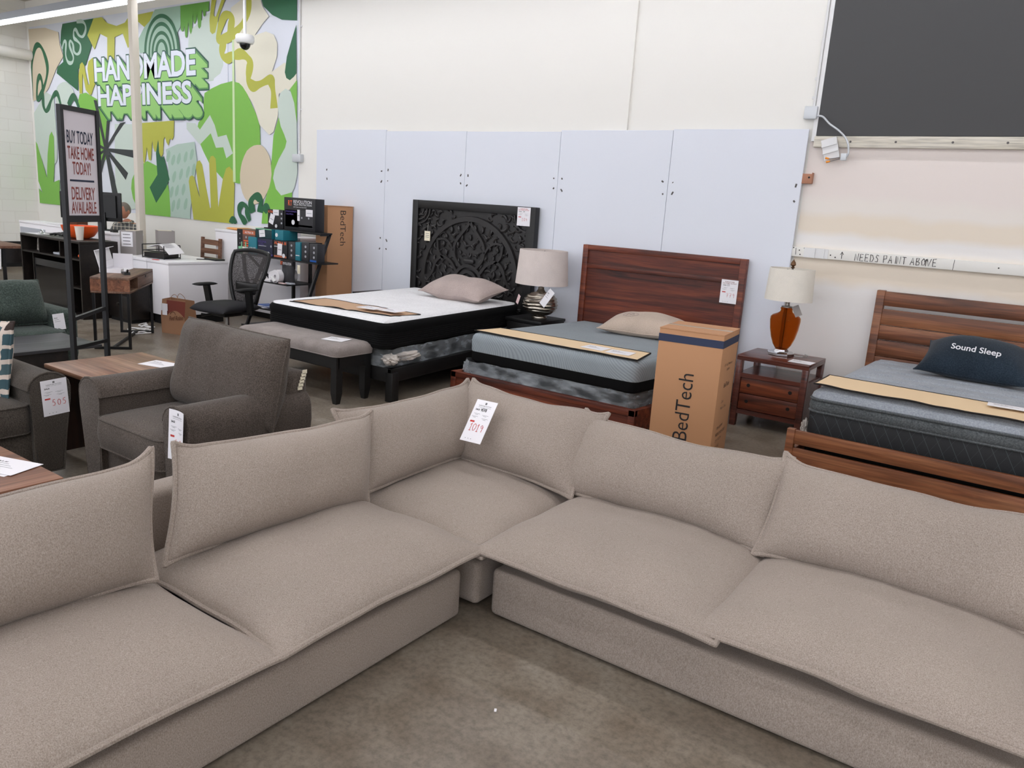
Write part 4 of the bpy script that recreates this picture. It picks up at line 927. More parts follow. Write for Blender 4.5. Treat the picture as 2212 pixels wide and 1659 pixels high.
def og(pts, w=.04):
    for s in (1, -1): ribbon(cp, [(xc+s*q.x, q.y) for q in crom([V((a,b,0)) for a, b in pts], 8, False)], w, py0-.007, py1)
og([(.10,.96),(.20,1.08),(.20,1.22),(.11,1.34),(.035,1.42),(.0,1.48)])
og([(.17,.92),(.26,1.02),(.38,1.06),(.47,1.0),(.52,.88),(.60,.78)])
og([(.22,1.14),(.28,1.22),(.36,1.26),(.46,1.25)],.03); og([(.46,1.25),(.44,1.12),(.36,1.04)],.03)
for sx in (hx0+.09, hx1-.105):
    sg = 1 if sx < hc else -1
    for r in (.07,.12,.165): ribbon(cp, [(sx+sg*r*cos(a), hz-.095-r*sin(a)) for a in [pi/2*i/10 for i in range(11)]], .02, py0, py1)
ball(cp, (xc, py0+.01, zc), .03, .02, .03, 10, 8); box(cp, xc-.075, xc+.075, py0-.004, py1, zc+.215, zc+.265, bev=.018)
def leaf(x, z, a, s):
    pts = []; R = []
    for i in range(9):
        t = i/8; an = a+s[1]*t*2.6; rr = s[0]*(1-t*.75)
        pts.append((x+rr*cos(an), py0+.022-.010*sin(t*pi), z+rr*sin(an))); R.append(.003+.017*(s[0]/.08)*sin(min(1, t*1.15+.08)*pi)**.8)
    tube(cp, pts, R, 6)
rl = random.Random(5)
for i in range(15):
    for j in range(13):
        x = .03+i*.055+rl.uniform(-.009,.009); z = .46+j*.09+rl.uniform(-.015,.015)
        if x > .76 or z > hz-.12: continue
        r = math.hypot(x, z-zc-.04)
        if abs(r-.66) < .05 or math.hypot(x, z-zc) < .22: continue
        a = math.atan2(z-zc, x)+(.6 if r < .66 else -1.2)+rl.uniform(-.8,.8); sg = 1 if (i+j) % 2 else -1
        sz = rl.uniform(.045,.07)
        leaf(xc+x, z, a, (sz, sg)); leaf(xc-x, z, pi-a, (sz, -sg))
part('carved_panel', cp, 'carved_black', hbo)
for x in (-5.98, -4.42-.0): b = BM(); box(b, x-.04+.0, x+.04, f1-.005, f1+.075, 0, .25, bev=.004); part('leg', b, 'black_wood', bed)
b = BM(); box(b, -6.0, -4.40, f1, f1+.045, .165, .285, bev=.006); shear(b, k1, f1); part('footboard', b, 'black_wood', bed)
for x in (-6.0, -4.445): b = BM(); box(b, x, x+.045, f1, 6.86, .165, .285, bev=.006); shear(b, k1, f1); part('side_rail', b, 'black_wood', bed)
b = BM(); box(b, -5.95, -4.45, f1+.04, 6.82, .26, .275); shear(b, k1, f1); part('slats', b, 'black_wood', bed)
b = BM(); box(b, -5.93, -4.47, f1+.03, 6.8, .288, .435, bev=.02); shear(b, k1, f1); r = single('box_spring', b, 'mat_black', 'dark box spring in clear plastic under the white topped mattress', 'box spring', (-5.2, 5.7, .288))
b = film_wrap(-5.94, -4.455, f1+.02, 6.8, .284, .44, 1.0); shear(b, k1, f1); part('plastic_wrap', b, 'plastic_film', r)
b = crumple((-4.46, 4.66, .355), (.07,.06,.045), 'p', 3); add(b, crumple((-4.46, 4.85, .36), (.035,.16,.035), 'p', 6)); part('plastic_bunch', b, 'plastic_milky', r)
m1 = (-5.955, -4.44, f1-.05, 6.82)
mt = thing('mattress', 'black sided mattress with white quilted pillow top on the carved bed', 'mattress', (-5.2, 5.7, .44))
b = layers(*m1, .09, [(.44,.02),(.452,.004),(.47,0)]+[(.47+.105*k/12, -.004*(k % 2)) for k in range(1,13)]+[(.582,.006)], cap=(1,0)); shear(b, k1, f1); part('border', b, 'mat_black', mt)
b = layers(*m1, .10, [(.580,.006),(.586,-.004),(.61,-.012),(.64,-.010),(.656,.004),(.660,.022)], cap=(0,0)); shear(b, k1, f1); part('pillow_top_band', b, 'mat_black', mt)
b = pipe_ring(*m1, .09, .583, .005); shear(b, k1, f1); part('piping', b, 'mat_black', mt)
b = quilt(m1[0]+.018, m1[1]-.018, m1[2]+.018, m1[3]-.018, .655, .03, .30, .006, R=.09, seed=1); shear(b, k1, f1); part('top_panel', b, 'mat_white', mt)
pad('mattress_pad', [(-5.73,4.66),(-4.60,4.80),(-4.56,5.13),(-5.76,5.10)], .682, 'brown kraft foot pad wrinkled across the white mattress', 'kraft_pad', .026, 3, lift=.0)
sheet((-5.02,4.80,.715), (1,.08,0), (-.08,1,0), .20, .16, 'left white price sheet on the brown pad of the white mattress', lines=3)
sheet((-4.82,4.86,.712), (1,.05,0), (-.05,1,0), .20, .16, 'right white price sheet on the brown pad of the white mattress', lines=3)
b = pillow(.86, .46, .15, .10, 40, 26, 2.4, .62, .09, .004, .02, 51, freq=4)
b.transform(M.Translation((-5.08, 6.36, .785)) @ M.Rotation(radians(-4), 4, 'Z') @ M.Rotation(radians(12), 4, 'X'))
r = single('pillow', b, 'pillow_mauve', 'plump mauve striped pillow before the carved black headboard', 'pillow', (-5.1, 6.4, .69))
price_tag((-4.80, fy-.004, 1.665), (1,0,0), (0,0,1), .165, .19, 'white price sign taped to the top right of the carved headboard', '104', '678', 'ink_red', rw=.0022)
b = BM(); box(b, -6.075, -5.99, fy-.012, fy-.010, 1.22, 1.33, mi=0); tube(b, [(-6.035, fy-.010, 1.33), (-6.03, fy-.006, 1.41), (-6.05, fy, 1.42)], .002, 4, mi=1); box(b, -6.06, -6.005, fy-.0125, fy-.012, 1.26, 1.264, mi=2); box(b, -6.06, -6.005, fy-.0125, fy-.012, 1.28, 1.284, mi=2); box(b, -6.06, -6.005, fy-.0125, fy-.012, 1.30, 1.304, mi=2)
single('hang_tag', b, ['paper_cream', 'zinc_wire', 'ink_grey'], 'small cream hang tag on a string at the left of the carved headboard', 'tag')
# bench at the foot
bn = thing('bench', 'long black bench with grey cushioned seat at the foot of the carved bed', 'bench', (-5.25, 4.41, 0))
b = layers(-5.88, -4.60, 4.20, 4.62, .06, [(.395,.012),(.402,-.004),(.44,-.012),(.47,.0),(.488,.03),(.496,.08),(.499,.15)], wav=.004); part('seat_cushion', b, 'bench_velvet', bn)
b = BM(); tube(b, [(x,y,.40) for x, y in rrect(-5.882,-4.598,4.198,4.622,.06)], .005, 6, True); part('piping', b, 'bench_velvet', bn)
b = BM(); box(b, -5.86, -4.62, 4.225, 4.25, .30, .395); box(b, -5.86, -4.62, 4.575, 4.60, .30, .395); box(b, -5.86, -5.84, 4.24, 4.58, .30, .395); box(b, -4.645, -4.62, 4.24, 4.58, .30, .395); part('apron', b, 'black_wood', bn)
for x in (-5.83, -4.655):
    for y in (4.255, 4.57):
        b = BM(); r0 = box(b, x-.033, x+.033, y-.033, y+.033, .09, .395, bev=.003); cyl(b, (x,y,.10), (x,y,0), .045, .026, 4)
        b2 = BM(); bar(b2, (x,y,.09), (x,y,.395), .066, .066); P = [(x-.033,y-.033),(x+.033,y-.033),(x+.033,y+.033),(x-.033,y+.033)]; b.free()
        A = [b2.verts.new((x+(px_-x)*.62, y+(py_-y)*.62, 0)) for px_, py_ in P]; B = [b2.verts.new((px_, py_, .09)) for px_, py_ in P]
        b2.faces.new(A)
        for k in range(4): b2.faces.new((A[k], A[(k+1) % 4], B[(k+1) % 4], B[k]))
        part('leg', b2, 'black_wood', bn)
sheet((-4.88, 4.28, .5015), (1,.25,0), (-.25,1,0), .20, .16, 'white price sheet lying on the grey bench seat', lines=3)
def nightstand_simple(x0, x1, y0, y1, zt, label):
    t = thing('nightstand', label, 'nightstand', ((x0+x1)/2, (y0+y1)/2, 0))
    b = BM(); box(b, x0, x1, y0, y1, zt-.03, zt, bev=.004); part('top', b, 'black_wood', t)
    b = BM(); box(b, x0+.015, x1-.015, y0+.02, y1, .10, zt-.03); part('body', b, 'black_wood', t)
    for k in range(2):
        b = BM(); box(b, x0+.035, x1-.035, y0+.004, y0+.02, .13+.21*k, .32+.21*k, bev=.003); d = part('drawer', b, 'black_wood', t)
        b = BM(); cyl(b, ((x0+x1)/2, y0-.016, .225+.21*k), ((x0+x1)/2, y0+.004, .225+.21*k), .014); part('knob', b, 'black_metal', d)
    for x in (x0+.035, x1-.035):
        for y in (y0+.04, y1-.03): b = BM(); box(b, x-.02, x+.02, y-.02, y+.02, 0, .10); part('leg', b, 'black_wood', t)
nightstand_simple(-4.56, -4.12, 6.42, 6.88, .573, 'black nightstand under the ribbed silver lamp')
nightstand_simple(-6.78, -6.32, 6.42, 6.88, .573, 'black nightstand left of the carved headboard, only its top corner showing')
# lamp 1
lx, ly, lz = -4.275, 6.615, .575
lp = thing('table_lamp', 'table lamp with ribbed silver globe base and linen drum shade', 'lamp', (lx, ly, lz))
b = BM(); lathe(b, [(0,0),(.078,0),(.082,.012),(.078,.026),(.06,.03),(0,.03)], 32, (lx,ly,lz)); part('foot', b, 'mercury', lp)
b = BM(); prof = []
for i in range(61):
    t = i/60; a = -pi/2+pi*t; r = .178*max(0.001, cos(a))**.75; z = .125+.118*sin(a)
    if r < .05 and t > .5: r = .05
    if r < .06 and t < .5: r = .06
    rib = .0042*sin(t*2*pi*11)*min(1, sin(pi*t)*1.6); prof.append((r+rib, .028+z))
lathe(b, prof, 48, (lx,ly,lz))
for v in b.verts:
    a = math.atan2(v.co.y-ly, v.co.x-lx); d = noise.noise(V((cos(a)*2.5, sin(a)*2.5, v.co.z*22)))*.006
    v.co.x += cos(a)*d; v.co.y += sin(a)*d; v.co.z += noise.noise(V((cos(a)*1.6, sin(a)*1.6, 3)))*.008
part('body', b, 'mercury', lp)
b = BM(); lathe(b, [(.05,.262),(.046,.275),(.03,.30),(.03,.32),(.012,.325),(.012,.40)], 24, (lx,ly,lz)); part('neck', b, 'pewter', lp)
def shade(root, r0, r1, z0, z1, mat, n=48, oct=0):
    b = BM(); P = []
    for r, z in ((r0,z0),(r1,z1),(r1-.004,z1),(r0-.004,z0),(r0,z0)): P.append((r,z-lz))
    lathe(b, P, n, (lx,ly,lz)); s = part('lamp_shade', b, mat, root)
    b = BM(); cyl(b, (lx,ly,z1-.02), (lx,ly,z1-.012), .02)
    for k in range(3): a = 2*pi*k/3; tube(b, [(lx,ly,z1-.016),(lx+(r1-.004)*cos(a),ly+(r1-.004)*sin(a),z1-.016)], .003, 5)
    part('shade_ring', b, 'pewter', root); return s
shade(lp, .266, .240, .925, 1.263, 'lampshade_linen')
sheet((-4.17, 6.44, .76), (.62,-.2,-.35), (-.30,.25,.72), .085, .18, 'white price tag dangling from the neck of the silver lamp', name='price_tag', cat='price tag', lines=2)
sheet((-4.46, 6.45, .73), (.6,-.4,-.2), (.15,.1,1), .06, .09, 'small pink tag at the left of the silver lamp', mat='paper_pink', name='hang_tag', cat='tag', lines=1)
# --- bed 2 : smooth red brown bed
k2, f2 = .10, 5.17
bed = thing('bed_frame', 'dark red wooden bed frame with a plain two panel headboard', 'bed', (-3.2, 6.0, 0))
h0, h1, ht = -3.975, -2.305, 1.345
b = BM(); box(b, h0, h0+.06, fy, fy+.06, 0, ht, bev=.004); box(b, h1-.06, h1, fy, fy+.06, 0, ht, bev=.004); box(b, h0+.06, h1-.06, fy, fy+.055, ht-.05, ht, bev=.004); box(b, h0+.06, h1-.06, fy, fy+.055, ht-.225, ht-.18, bev=.004); box(b, h0+.06, h1-.06, fy, fy+.055, .3, .4)
hbo = part('headboard', b, 'red_wood', bed)
b = BM(); box(b, h0+.055, h1-.055, fy+.02, fy+.045, .35, ht-.22); box(b, h0+.055, h1-.055, fy+.02, fy+.045, ht-.185, ht-.045); part('panel', b, 'red_wood_plank', hbo)
b = BM(); box(b, -4.215, -2.43, f2, f2+.05, .185, .237, bev=.004); box(b, -4.215, -2.43, f2, f2+.05, .02, .05, bev=.003); box(b, -4.215, -4.16, f2, f2+.05, .0, .236, bev=.003); box(b, -2.485, -2.43, f2, f2+.05, 0, .236, bev=.003); box(b, -4.17, -2.47, f2+.015, f2+.04, .04, .19); part('footboard', b, 'red_wood', bed)
for x in (-4.215, -2.475): b = BM(); box(b, x, x+.045, f2+.045, 6.86, .06, .237, bev=.004); shear(b, k2, f2); part('side_rail', b, 'red_wood', bed)
b = BM(); box(b, -4.17, -2.47, f2+.05, 6.85, .08, .10); shear(b, k2, f2); part('slats', b, 'red_wood', bed)
b = BM(); box(b, -4.10, -2.53, f2+.07, 6.8, .101, .338, bev=.02); shear(b, k2, f2); r = single('box_spring', b, 'mat_black', 'dark box spring wrapped in clear plastic inside the red wooden frame', 'box spring', (-3.2, 6, .101))
b = film_wrap(-4.12, -2.515, f2+.06, 6.8, .20, .35, 5.0, .018); shear(b, k2, f2); part('plastic_wrap', b, 'plastic_film', r)
b = crumple((-4.10, 5.25, .275), (.035,.035,.06), 'p', 9); add(b, crumple((-2.52, 5.42, .275), (.04,.16,.05), 'p', 12)); part('plastic_bunch', b, 'plastic_film', r)
m2 = (-4.055, -2.475, 5.205, 6.83)
mt = thing('mattress', 'two tone memory foam mattress with black base and ribbed grey top', 'mattress', (-3.2, 6.0, .345))
b = layers(*m2, .06, [(.347,.018),(.358,.004),(.37,0),(.437,0)], cap=(1,0)); shear(b, k2, f2); part('base_cover', b, 'mat_black', mt)
b = layers(*m2, .06, [(.436,.001),(.44,-.003),(.53,-.006),(.565,.0),(.585,.016),(.594,.04)], cap=(0,0)); shear(b, k2, f2); part('border', b, 'mat_wave', mt)
b = quilt(m2[0]+.036, m2[1]-.036, m2[2]+.036, m2[3]-.036, .5925, .012, R=.04, edge=.12, seed=2); shear(b, k2, f2); part('top_panel', b, 'mat_grey', mt)
pad('mattress_pad', [(-4.035,5.245),(-2.48,5.225),(-2.55,5.60),(-3.99,5.56)], .606, 'tan leather look foot pad lying across the grey mattress', 'pad_tan', .004, 2)
sheet((-3.04,5.33,.6125), (1,-.03,0), (.03,1,0), .20, .16, 'left white price sheet on the tan pad of the grey mattress', lines=3)
sheet((-2.80,5.30,.6125), (1,.1,0), (-.1,1,0), .20, .16, 'right white price sheet on the tan pad of the grey mattress', lines=3)
b = pillow(.80, .44, .12, .07, 36, 24, 2.6, .62, .08, .004, .014, 61, freq=4)
b.transform(M.Translation((-2.98, 6.42, .685)) @ M.Rotation(radians(3), 4, 'Z') @ M.Rotation(radians(10), 4, 'X'))
pl = single('pillow', b, 'pillow_sand', 'sand coloured pillow with a small round emblem before the red headboard', 'pillow', (-2.98, 6.42, .61))
bv = BVHTree.FromPolygons([pl.matrix_basis @ v.co for v in pl.data.vertices], [p.vertices[:] for p in pl.data.polygons])
def on(x, y):
    h = bv.ray_cast(V((x, y, 2)), V((0,0,-1)))[0]; return h+V((0,-.0012,.0016)) if h else V((x,y,.8))
b = BM(); cx, cy = -3.12, 6.345
tube(b, [on(cx+.075*cos(a), cy+.045*sin(a)) for a in [2*pi*k/28 for k in range(28)]], .0028, 4, True)
tube(b, [on(cx+q[0], cy+q[1]) for q in ((-.035,-.02),(-.025,.02),(0,-.01),(.025,.02),(.035,-.02))], .0026, 4)
part('embroidery', b, 'pillow_mauve', pl)
price_tag((-2.51, fy-.004, 1.152), (1,0,0), (0,0,1), .155, .21, 'white price sign reading 799 on the smooth red headboard', '779', '15', 'ink_brick', rw=.0022)
# --- bed 3 : walnut slatted bed
k3, f3 = .03, 5.03
bed = thing('bed_frame', 'walnut bed frame with horizontal plank headboard and slatted footboard at right', 'bed', (-.4, 6.0, 0))
h0, h1, ht = -1.215, .50, 1.20
for x in (h0, h1-.062): b = BM(); box(b, x, x+.062, fy, fy+.07, 0, ht, bev=.004); part('headboard_post', b, 'walnut', bed)
z = ht-.004
for i, (hgt, gap) in enumerate(((.115,.028),(.125,.005),(.115,.006),(.13,.004),(.13,.004))):
    b = BM(); box(b, h0+.058, h1-.058, fy+.008, fy+.035, z-hgt, z, bev=.005); b.transform(M.Translation((0,0,0))); part('headboard_plank', b, 'walnut', bed); z -= hgt+gap
for x in (-1.285, .47): b = BM(); box(b, x, x+.05, f3, f3+.05, 0, .385, bev=.004); part('footboard_post', b, 'walnut', bed)
b = BM(); box(b, -1.238, .475, f3+.008, f3+.035, .288, .38, bev=.005); part('footboard_plank', b, 'walnut', bed)
b = BM(); box(b, -1.238, .475, f3+.008, f3+.035, .085, .262, bev=.005); part('footboard_plank', b, 'walnut', bed)
for x in (-1.275, .465): b = BM(); box(b, x, x+.04, f3+.05, 6.86, .10, .25, bev=.004); shear(b, k3, f3); part('side_rail', b, 'walnut', bed)
b = BM(); box(b, -1.24, .47, f3+.06, 6.85, .12, .14); shear(b, k3, f3); part('slats', b, 'walnut', bed)
b = BM(); box(b, -1.19, .37, f3+.09, 6.83, .141, .335, bev=.02); shear(b, k3, f3); r = single('box_spring', b, 'mat_black', 'dark box spring hidden behind the walnut footboard', 'box spring', (-.4, 6, .141))
b = crumple((-1.225, 5.22, .36), (.022,.05,.06), 'p', 15); add(b, crumple((-1.26, 5.33, .29), (.025,.08,.022), 'p', 17)); add(b, crumple((-1.1, 5.12, .30), (.1,.02,.02), 'p', 19)); part('plastic_wrap', b, 'plastic_milky', r)
m3 = (-1.20, .36, 5.11, 6.84)
mt = thing('mattress', 'charcoal mattress with tufted light grey pillow top on the walnut bed', 'mattress', (-.4, 6.0, .337))
b = layers(*m3, .07, [(.337,.02),(.35,.004),(.37,0),(.50,0),(.51,.004)], cap=(1,0)); shear(b, k3, f3); part('border', b, 'mat_quilt', mt)
b = layers(*m3, .08, [(.508,.004),(.515,-.004),(.54,-.010),(.57,-.006),(.585,.004)], cap=(0,0)); shear(b, k3, f3); part('pillow_top_band', b, 'mat_darkgrey', mt)
for zz in (.51,.588): b = pipe_ring(m3[0]-.004, m3[1]+.004, m3[2]-.004, m3[3]+.004, .08, zz, .008); shear(b, k3, f3); part('piping', b, 'mat_darkgrey', mt)
b = layers(*m3, .08, [(.586,.004),(.60,-.003),(.625,.004),(.645,.028),(.652,.05)], cap=(0,0)); shear(b, k3, f3); part('pillow_top_side', b, 'mat_lightgrey', mt)
b = quilt(m3[0]+.045, m3[1]-.045, m3[2]+.045, m3[3]-.045, .650, .022, .20, .045, R=.05, seed=5, nx=96, ny=110); shear(b, k3, f3); part('top_panel', b, 'mat_lightgrey', mt)
pad('mattress_pad', [(-1.185,5.13),(.30,5.10),(.30,5.50),(-1.19,5.545)], .678, 'pale tan foot pad drooping over the tufted grey mattress', 'pad_tan', .012, 5, lift=-.004)
sheet((-.24,5.33,.697), (1,.02,0), (-.02,1,0), .26, .11, 'white price card on the pale tan pad of the tufted mattress', lines=2)
b = pillow(.72, .46, .16, .09, 40, 26, 2.4, .6, .09, .003, .016, 71, freq=3.5)
b.transform(M.Translation((-.40, 6.40, .795)) @ M.Rotation(radians(-4), 4, 'Z') @ M.Rotation(radians(22), 4, 'X'))
pl = single('pillow', b, 'pillow_navy', 'dark navy pillow embroidered Sound Sleep on the tufted mattress', 'pillow', (-.4, 6.4, .69))
bv = BVHTree.FromPolygons([pl.matrix_basis @ v.co for v in pl.data.vertices], [p.vertices[:] for p in pl.data.polygons])
b = text_bm('Sound Sleep', .31, .062, .014, res=5)
bmesh.ops.subdivide_edges(b, edges=b.edges[:], cuts=1)
dv = V((0,.86,-.5)); 
for v in b.verts:
    o_ = V((-.415+v.co.x, 6.0, .955+v.co.y*.95-v.co.x*.05)); h = bv.ray_cast(o_, V((0,1,-.22)).normalized())[0]
    v.co = (h if h else o_)+V((0,-.0025,.0015))
part('embroidery', b, 'logo_white', pl)
# --- nightstand 2 with amber lamp
x0, x1, y0, y1 = -2.085, -1.505, 6.275, 6.785
ns = thing('nightstand', 'dark red nightstand with two drawers and an open shelf between the beds', 'nightstand', (-1.795, 6.53, 0))
b = BM(); box(b, x0, x1, y0, y1, .578, .598, bev=.003); box(b, x0+.0, x1-.0, y0+.002, y0+.05, .556, .58); box(b, x0, x1, y1-.05, y1-.002, .556, .58); box(b, x0, x0+.05, y0+.05, y1-.05, .556, .58); box(b, x1-.05, x1, y0+.05, y1-.05, .556, .58); part('top', b, 'red_wood_dark', ns)
for x in (x0, x1-.05):
    for y in (y0, y1-.05): b = BM(); box(b, x, x+.05, y, y+.05, 0, .557, bev=.003); part('leg', b, 'red_wood_dark', ns)
b = BM(); box(b, x0+.02, x1-.02, y0+.02, y1-.01, .435, .45); box(b, x0+.05, x1-.05, y0, y0+.03, .418, .453); part('shelf', b, 'red_wood_dark', ns)
b = BM(); box(b, x0+.01, x0+.03, y0+.04, y1-.04, .11, .44); box(b, x1-.03, x1-.01, y0+.04, y1-.04, .11, .44); box(b, x0+.03, x1-.03, y1-.03, y1-.015, .11, .44); box(b, x0+.03, x1-.03, y0+.03, y1-.03, .11, .12); box(b, x0+.05, x1-.05, y0+.004, y0+.03, .108, .145); part('case', b, 'red_wood_dark', ns)
for za, zb in ((.150,.280),(.285,.415)):
    b = BM(); box(b, x0+.053, x1-.053, y0+.012, y0+.03, za, zb, bev=.002); d = part('drawer', b, 'red_wood_knot', ns)
    for x in (x0+.12, x1-.12): b = BM(); cyl(b, (x, y0+.009, (za+zb)/2+.005), (x, y0+.014, (za+zb)/2+.005), .015, n=10); part('peg', b, 'espresso', d)
lx, ly, lz = -1.83, 6.60, .598
lp = thing('table_lamp', 'table lamp with amber glass urn body and cream shade', 'lamp', (lx, ly, lz))
b = BM(); lathe(b, [(0,0),(.108,0),(.112,.006),(.112,.022),(.10,.03),(.062,.034),(.056,.05),(.05,.052),(0,.052)], 8, (lx,ly,lz)); part('base', b, 'chrome', lp, ang=25)
b = BM(); o_ = [(.045,.052),(.052,.056),(.075,.09),(.098,.15),(.114,.22),(.122,.29),(.120,.318),(.105,.335),(.07,.35),(.052,.362),(.046,.378),(.052,.394),(.046,.40)]
lathe(b, o_+[(r-.006, z) for r, z in o_[::-1]], 40, (lx,ly,lz)); part('body', b, 'amber', lp)
b = BM(); lathe(b, [(.046,.40),(.046,.41),(.02,.414),(.016,.43),(.02,.45),(.008,.45),(.008,.72)], 20, (lx,ly,lz)); tube(b, [(lx,ly,lz+.06),(lx,ly,lz+.4)], .004, 6); part('stem', b, 'silver', lp)
shade(lp, .192, .178, 1.058, 1.318, 'lampshade_cream', 16)
b = BM(); lathe(b, [(.006,.72),(.018,.728),(.008,.736),(.022,.75),(.018,.77),(.004,.79),(0,.80)], 14, (lx,ly,lz)); part('finial', b, 'bronze', lp)
b = BM(); tube(b, crom([(lx+.09,ly+.03,lz+.008),(lx+.16,ly+.05,lz+.006),(lx+.19,ly+.12,lz+.006),(lx+.15,ly+.19,lz+.004)], 6, False), .004, 6); part('cord', b, 'clear', lp)
b = BM(); box(b, -.03, .03, -.001, .001, -.09, 0); b.transform(M.Translation((lx+.075, ly-.05, lz+.425)) @ M.Rotation(radians(-28), 4, 'Y') @ M.Rotation(.7, 4, 'Z')); single('hang_tag', b, 'folder', 'grey hang tag at the neck of the amber lamp', 'tag')
sheet((-1.69,6.32,.599), (1,-.02,0), (.02,1,0), .18, .15, 'white price sheet on the dark red nightstand', lines=3)
# --- cartons
cz = .953; ca = radians(7)
ct = thing('carton', 'tall brown carton printed BedTech standing before the red bed', 'carton', (-1.945, 5.03, 0), ca, world=False)
b = BM(); box(b, -.215, .215, -.22, .22, 0, cz-.012, bev=.004); 
for i in range(2): box(b, -.216, .216, -.221+.2215*i, -.0005+.2215*i, cz-.012, cz-.006); 
part('box', b, 'cardboard', ct)
b = BM(); box(b, -.2165, .2165, -.2215, .2215, .858, .908); part('band', b, 'band_blue', ct)
b = BM(); box(b, -.217, .217, -.03, .03, cz-.0058, cz-.0048); part('packing_tape', b, 'tape', ct)
b = BM(); add(b, text_bm('BedTech', .455, .098, -.004), frame((.0, -.2222, .435), (0,0,1), (-1,0,0)))
for s, y, z, w, h in (('10" Gel Memory',-.0,.73,.22,.022),('QUEEN',.0,.695,.08,.018),('BedTech',.01,.59,.15,.032),('Color',-.05,.48,.06,.02),('Made in China',-.01,.435,.15,.02),('ITEM: QZ10MM',-.04,.30,.16,.022),('PRODUCT SIZE: 60"x80"',.0,.255,.26,.022),('QTY: 1 PC/CTN',-.04,.21,.16,.022),('G.W.: 36 KG',-.06,.165,.12,.022),('N.W.: 33 KG',-.06,.12,.12,.022),('PRODUCED BY',-.02,.075,.20,.022)):
    add(b, text_bm(s, w, h), frame((.2162, y, z), (0,1,0), (0,0,1)))
part('printing', b, 'ink', ct)
ct = thing('carton', 'tall brown carton printed BedTech leaning against the pale wall panels', 'carton', (-7.465, 6.75, 0), radians(88), world=False)
b = BM(); box(b, -.20, .20, -.11, .11, 0, 1.53, bev=.006); box(b, -.20, .205, -.115, .02, 1.53, 1.536); part('box', b, 'cardboard', ct)
b = BM(); add(b, text_bm('BedTech', .42, .085, -.004), frame((.04, -.1105, 1.27), (0,0,-1), (1,0,0)))
for cx in (-.12,.10):
    tube(b, [(cx+.045*cos(a), -.1105, .40+.045*sin(a)) for a in [2*pi*k/20 for k in range(16)]], .006, 4)
part('printing', b, 'ink', ct)
# ------------------------------------------------------------------ floor sign
sg = thing('floor_sign', 'tall black framed floor sign reading BUY TODAY TAKE HOME TODAY', 'sign', (-5.635, 2.79, 0))
p0, p1 = V((-5.55,2.62,0)), V((-5.72,2.96,0)); d = (p1-p0).normalized(); nrm = V((d.y,-d.x,0)); W_ = (p1-p0).length; H_ = 2.12
def sp(u, z, o=0): q = p0+d*u+nrm*o; return (q.x, q.y, z)
for u in (.014, W_-.014):
    b = BM(); bar(b, sp(u,0,.012), sp(u,H_,.012), .030, .030, up=(d.x,d.y,0)); part('upright', b, 'black_metal', sg)
for za, zb, tk in ((H_-.014,H_-.014,.03),(1.385,1.385,.045),(.70,.74,.025),(.50,.50,.025)): b = BM(); bar(b, sp(.02,za,.012), sp(W_-.02,zb,.012), .026, tk); part('crossbar', b, 'black_metal', sg)
for u in (.014, W_-.014): b = BM(); bar(b, sp(u,.015,-.16), sp(u,.015,.14), .03, .03); part('foot', b, 'black_metal', sg)
b = BM(); q = [sp(.028,1.405,.016), sp(W_-.028,1.405,.016), sp(W_-.028,H_-.03,.016), sp(.028,H_-.03,.016)]; bar(b, sp(.028,(1.405+H_-.03)/2,.012), sp(W_-.028,(1.405+H_-.03)/2,.012), .006, H_-.03-1.405); part('poster', b, 'poster', sg)
b = BM(); mats = ['ink_blue', 'ink_brick']; uc = W_/2
for s, z, w, h, mi, du in (('BUY TODAY',1.925,.26,.085,0,0),('TAKE HOME',1.822,.26,.085,1,0),('TODAY!',1.722,.18,.085,1,0),('DELIVERY',1.555,.235,.085,1,.005),('AVAILABLE',1.46,.25,.08,1,.005)):
    add(b, text_bm(s, w, h, .012), frame(sp(uc+du,z,.0165), d, (0,0,1)), mi)
bar(b, sp(uc-.12,1.64,.016), sp(uc+.12,1.64,.016), .002, .013); part('lettering', b, mats, sg)

# ------------------------------------------------------------------ black media console and what stands on it
cn = thing('media_console', 'black media console with open shelves and a dark glass fireplace front', 'console', (-10.27, 4.9, 0))
X0, X1, Y0, Y1, ZT = -11.02, -9.515, 4.66, 5.12, .931
b = BM(); box(b, X0, X1, Y0, Y1, ZT-.03, ZT, bev=.003); part('top', b, 'espresso', cn)
b = BM(); box(b, X0, X0+.025, Y0, Y1, 0, ZT-.03); box(b, X1-.025, X1, Y0, Y1, 0, ZT-.03); box(b, X0+.025, X1-.025, Y1-.015, Y1, 0, ZT-.03); box(b, X0+.025, X1-.025, Y0, Y1-.015, 0, .05); part('carcass', b, 'espresso', cn)
b = BM(); box(b, X0+.025, X1-.025, Y0+.004, Y1-.015, .70, .72); part('shelf', b, 'espresso', cn)
for x in (-10.55,-10.02): b = BM(); box(b, x, x+.02, Y0+.004, Y1-.015, .72, ZT-.03); part('divider', b, 'espresso', cn)
for x in (-10.72,-9.86): b = BM(); box(b, x, x+.02, Y0+.002, Y1-.015, .05, .70); part('divider', b, 'espresso', cn)
b = BM(); box(b, -9.84, X1-.025, Y0+.004, Y1-.015, .36, .375); part('shelf', b, 'espresso', cn)
b = BM(); box(b, -10.70, -9.86, Y0+.01, Y0+.03, .05, .64, bev=.003); fr = part('fireplace_frame', b, 'black_plastic', cn)
b = BM(); box(b, -10.66, -9.90, Y0+.006, Y0+.011, .12, .56); part('glass', b, 'glass_tint', fr)
b = BM(); lathe(b, [(0,0),(.09,0),(.15,.03),(.20,.10),(.215,.155),(.208,.155),(.19,.10),(.14,.04),(0,.025)], 32, (-10.06,4.95,ZT)); single('bowl', b, 'orange', 'large orange bowl on the black media console', 'bowl', (-10.06,4.95,ZT))
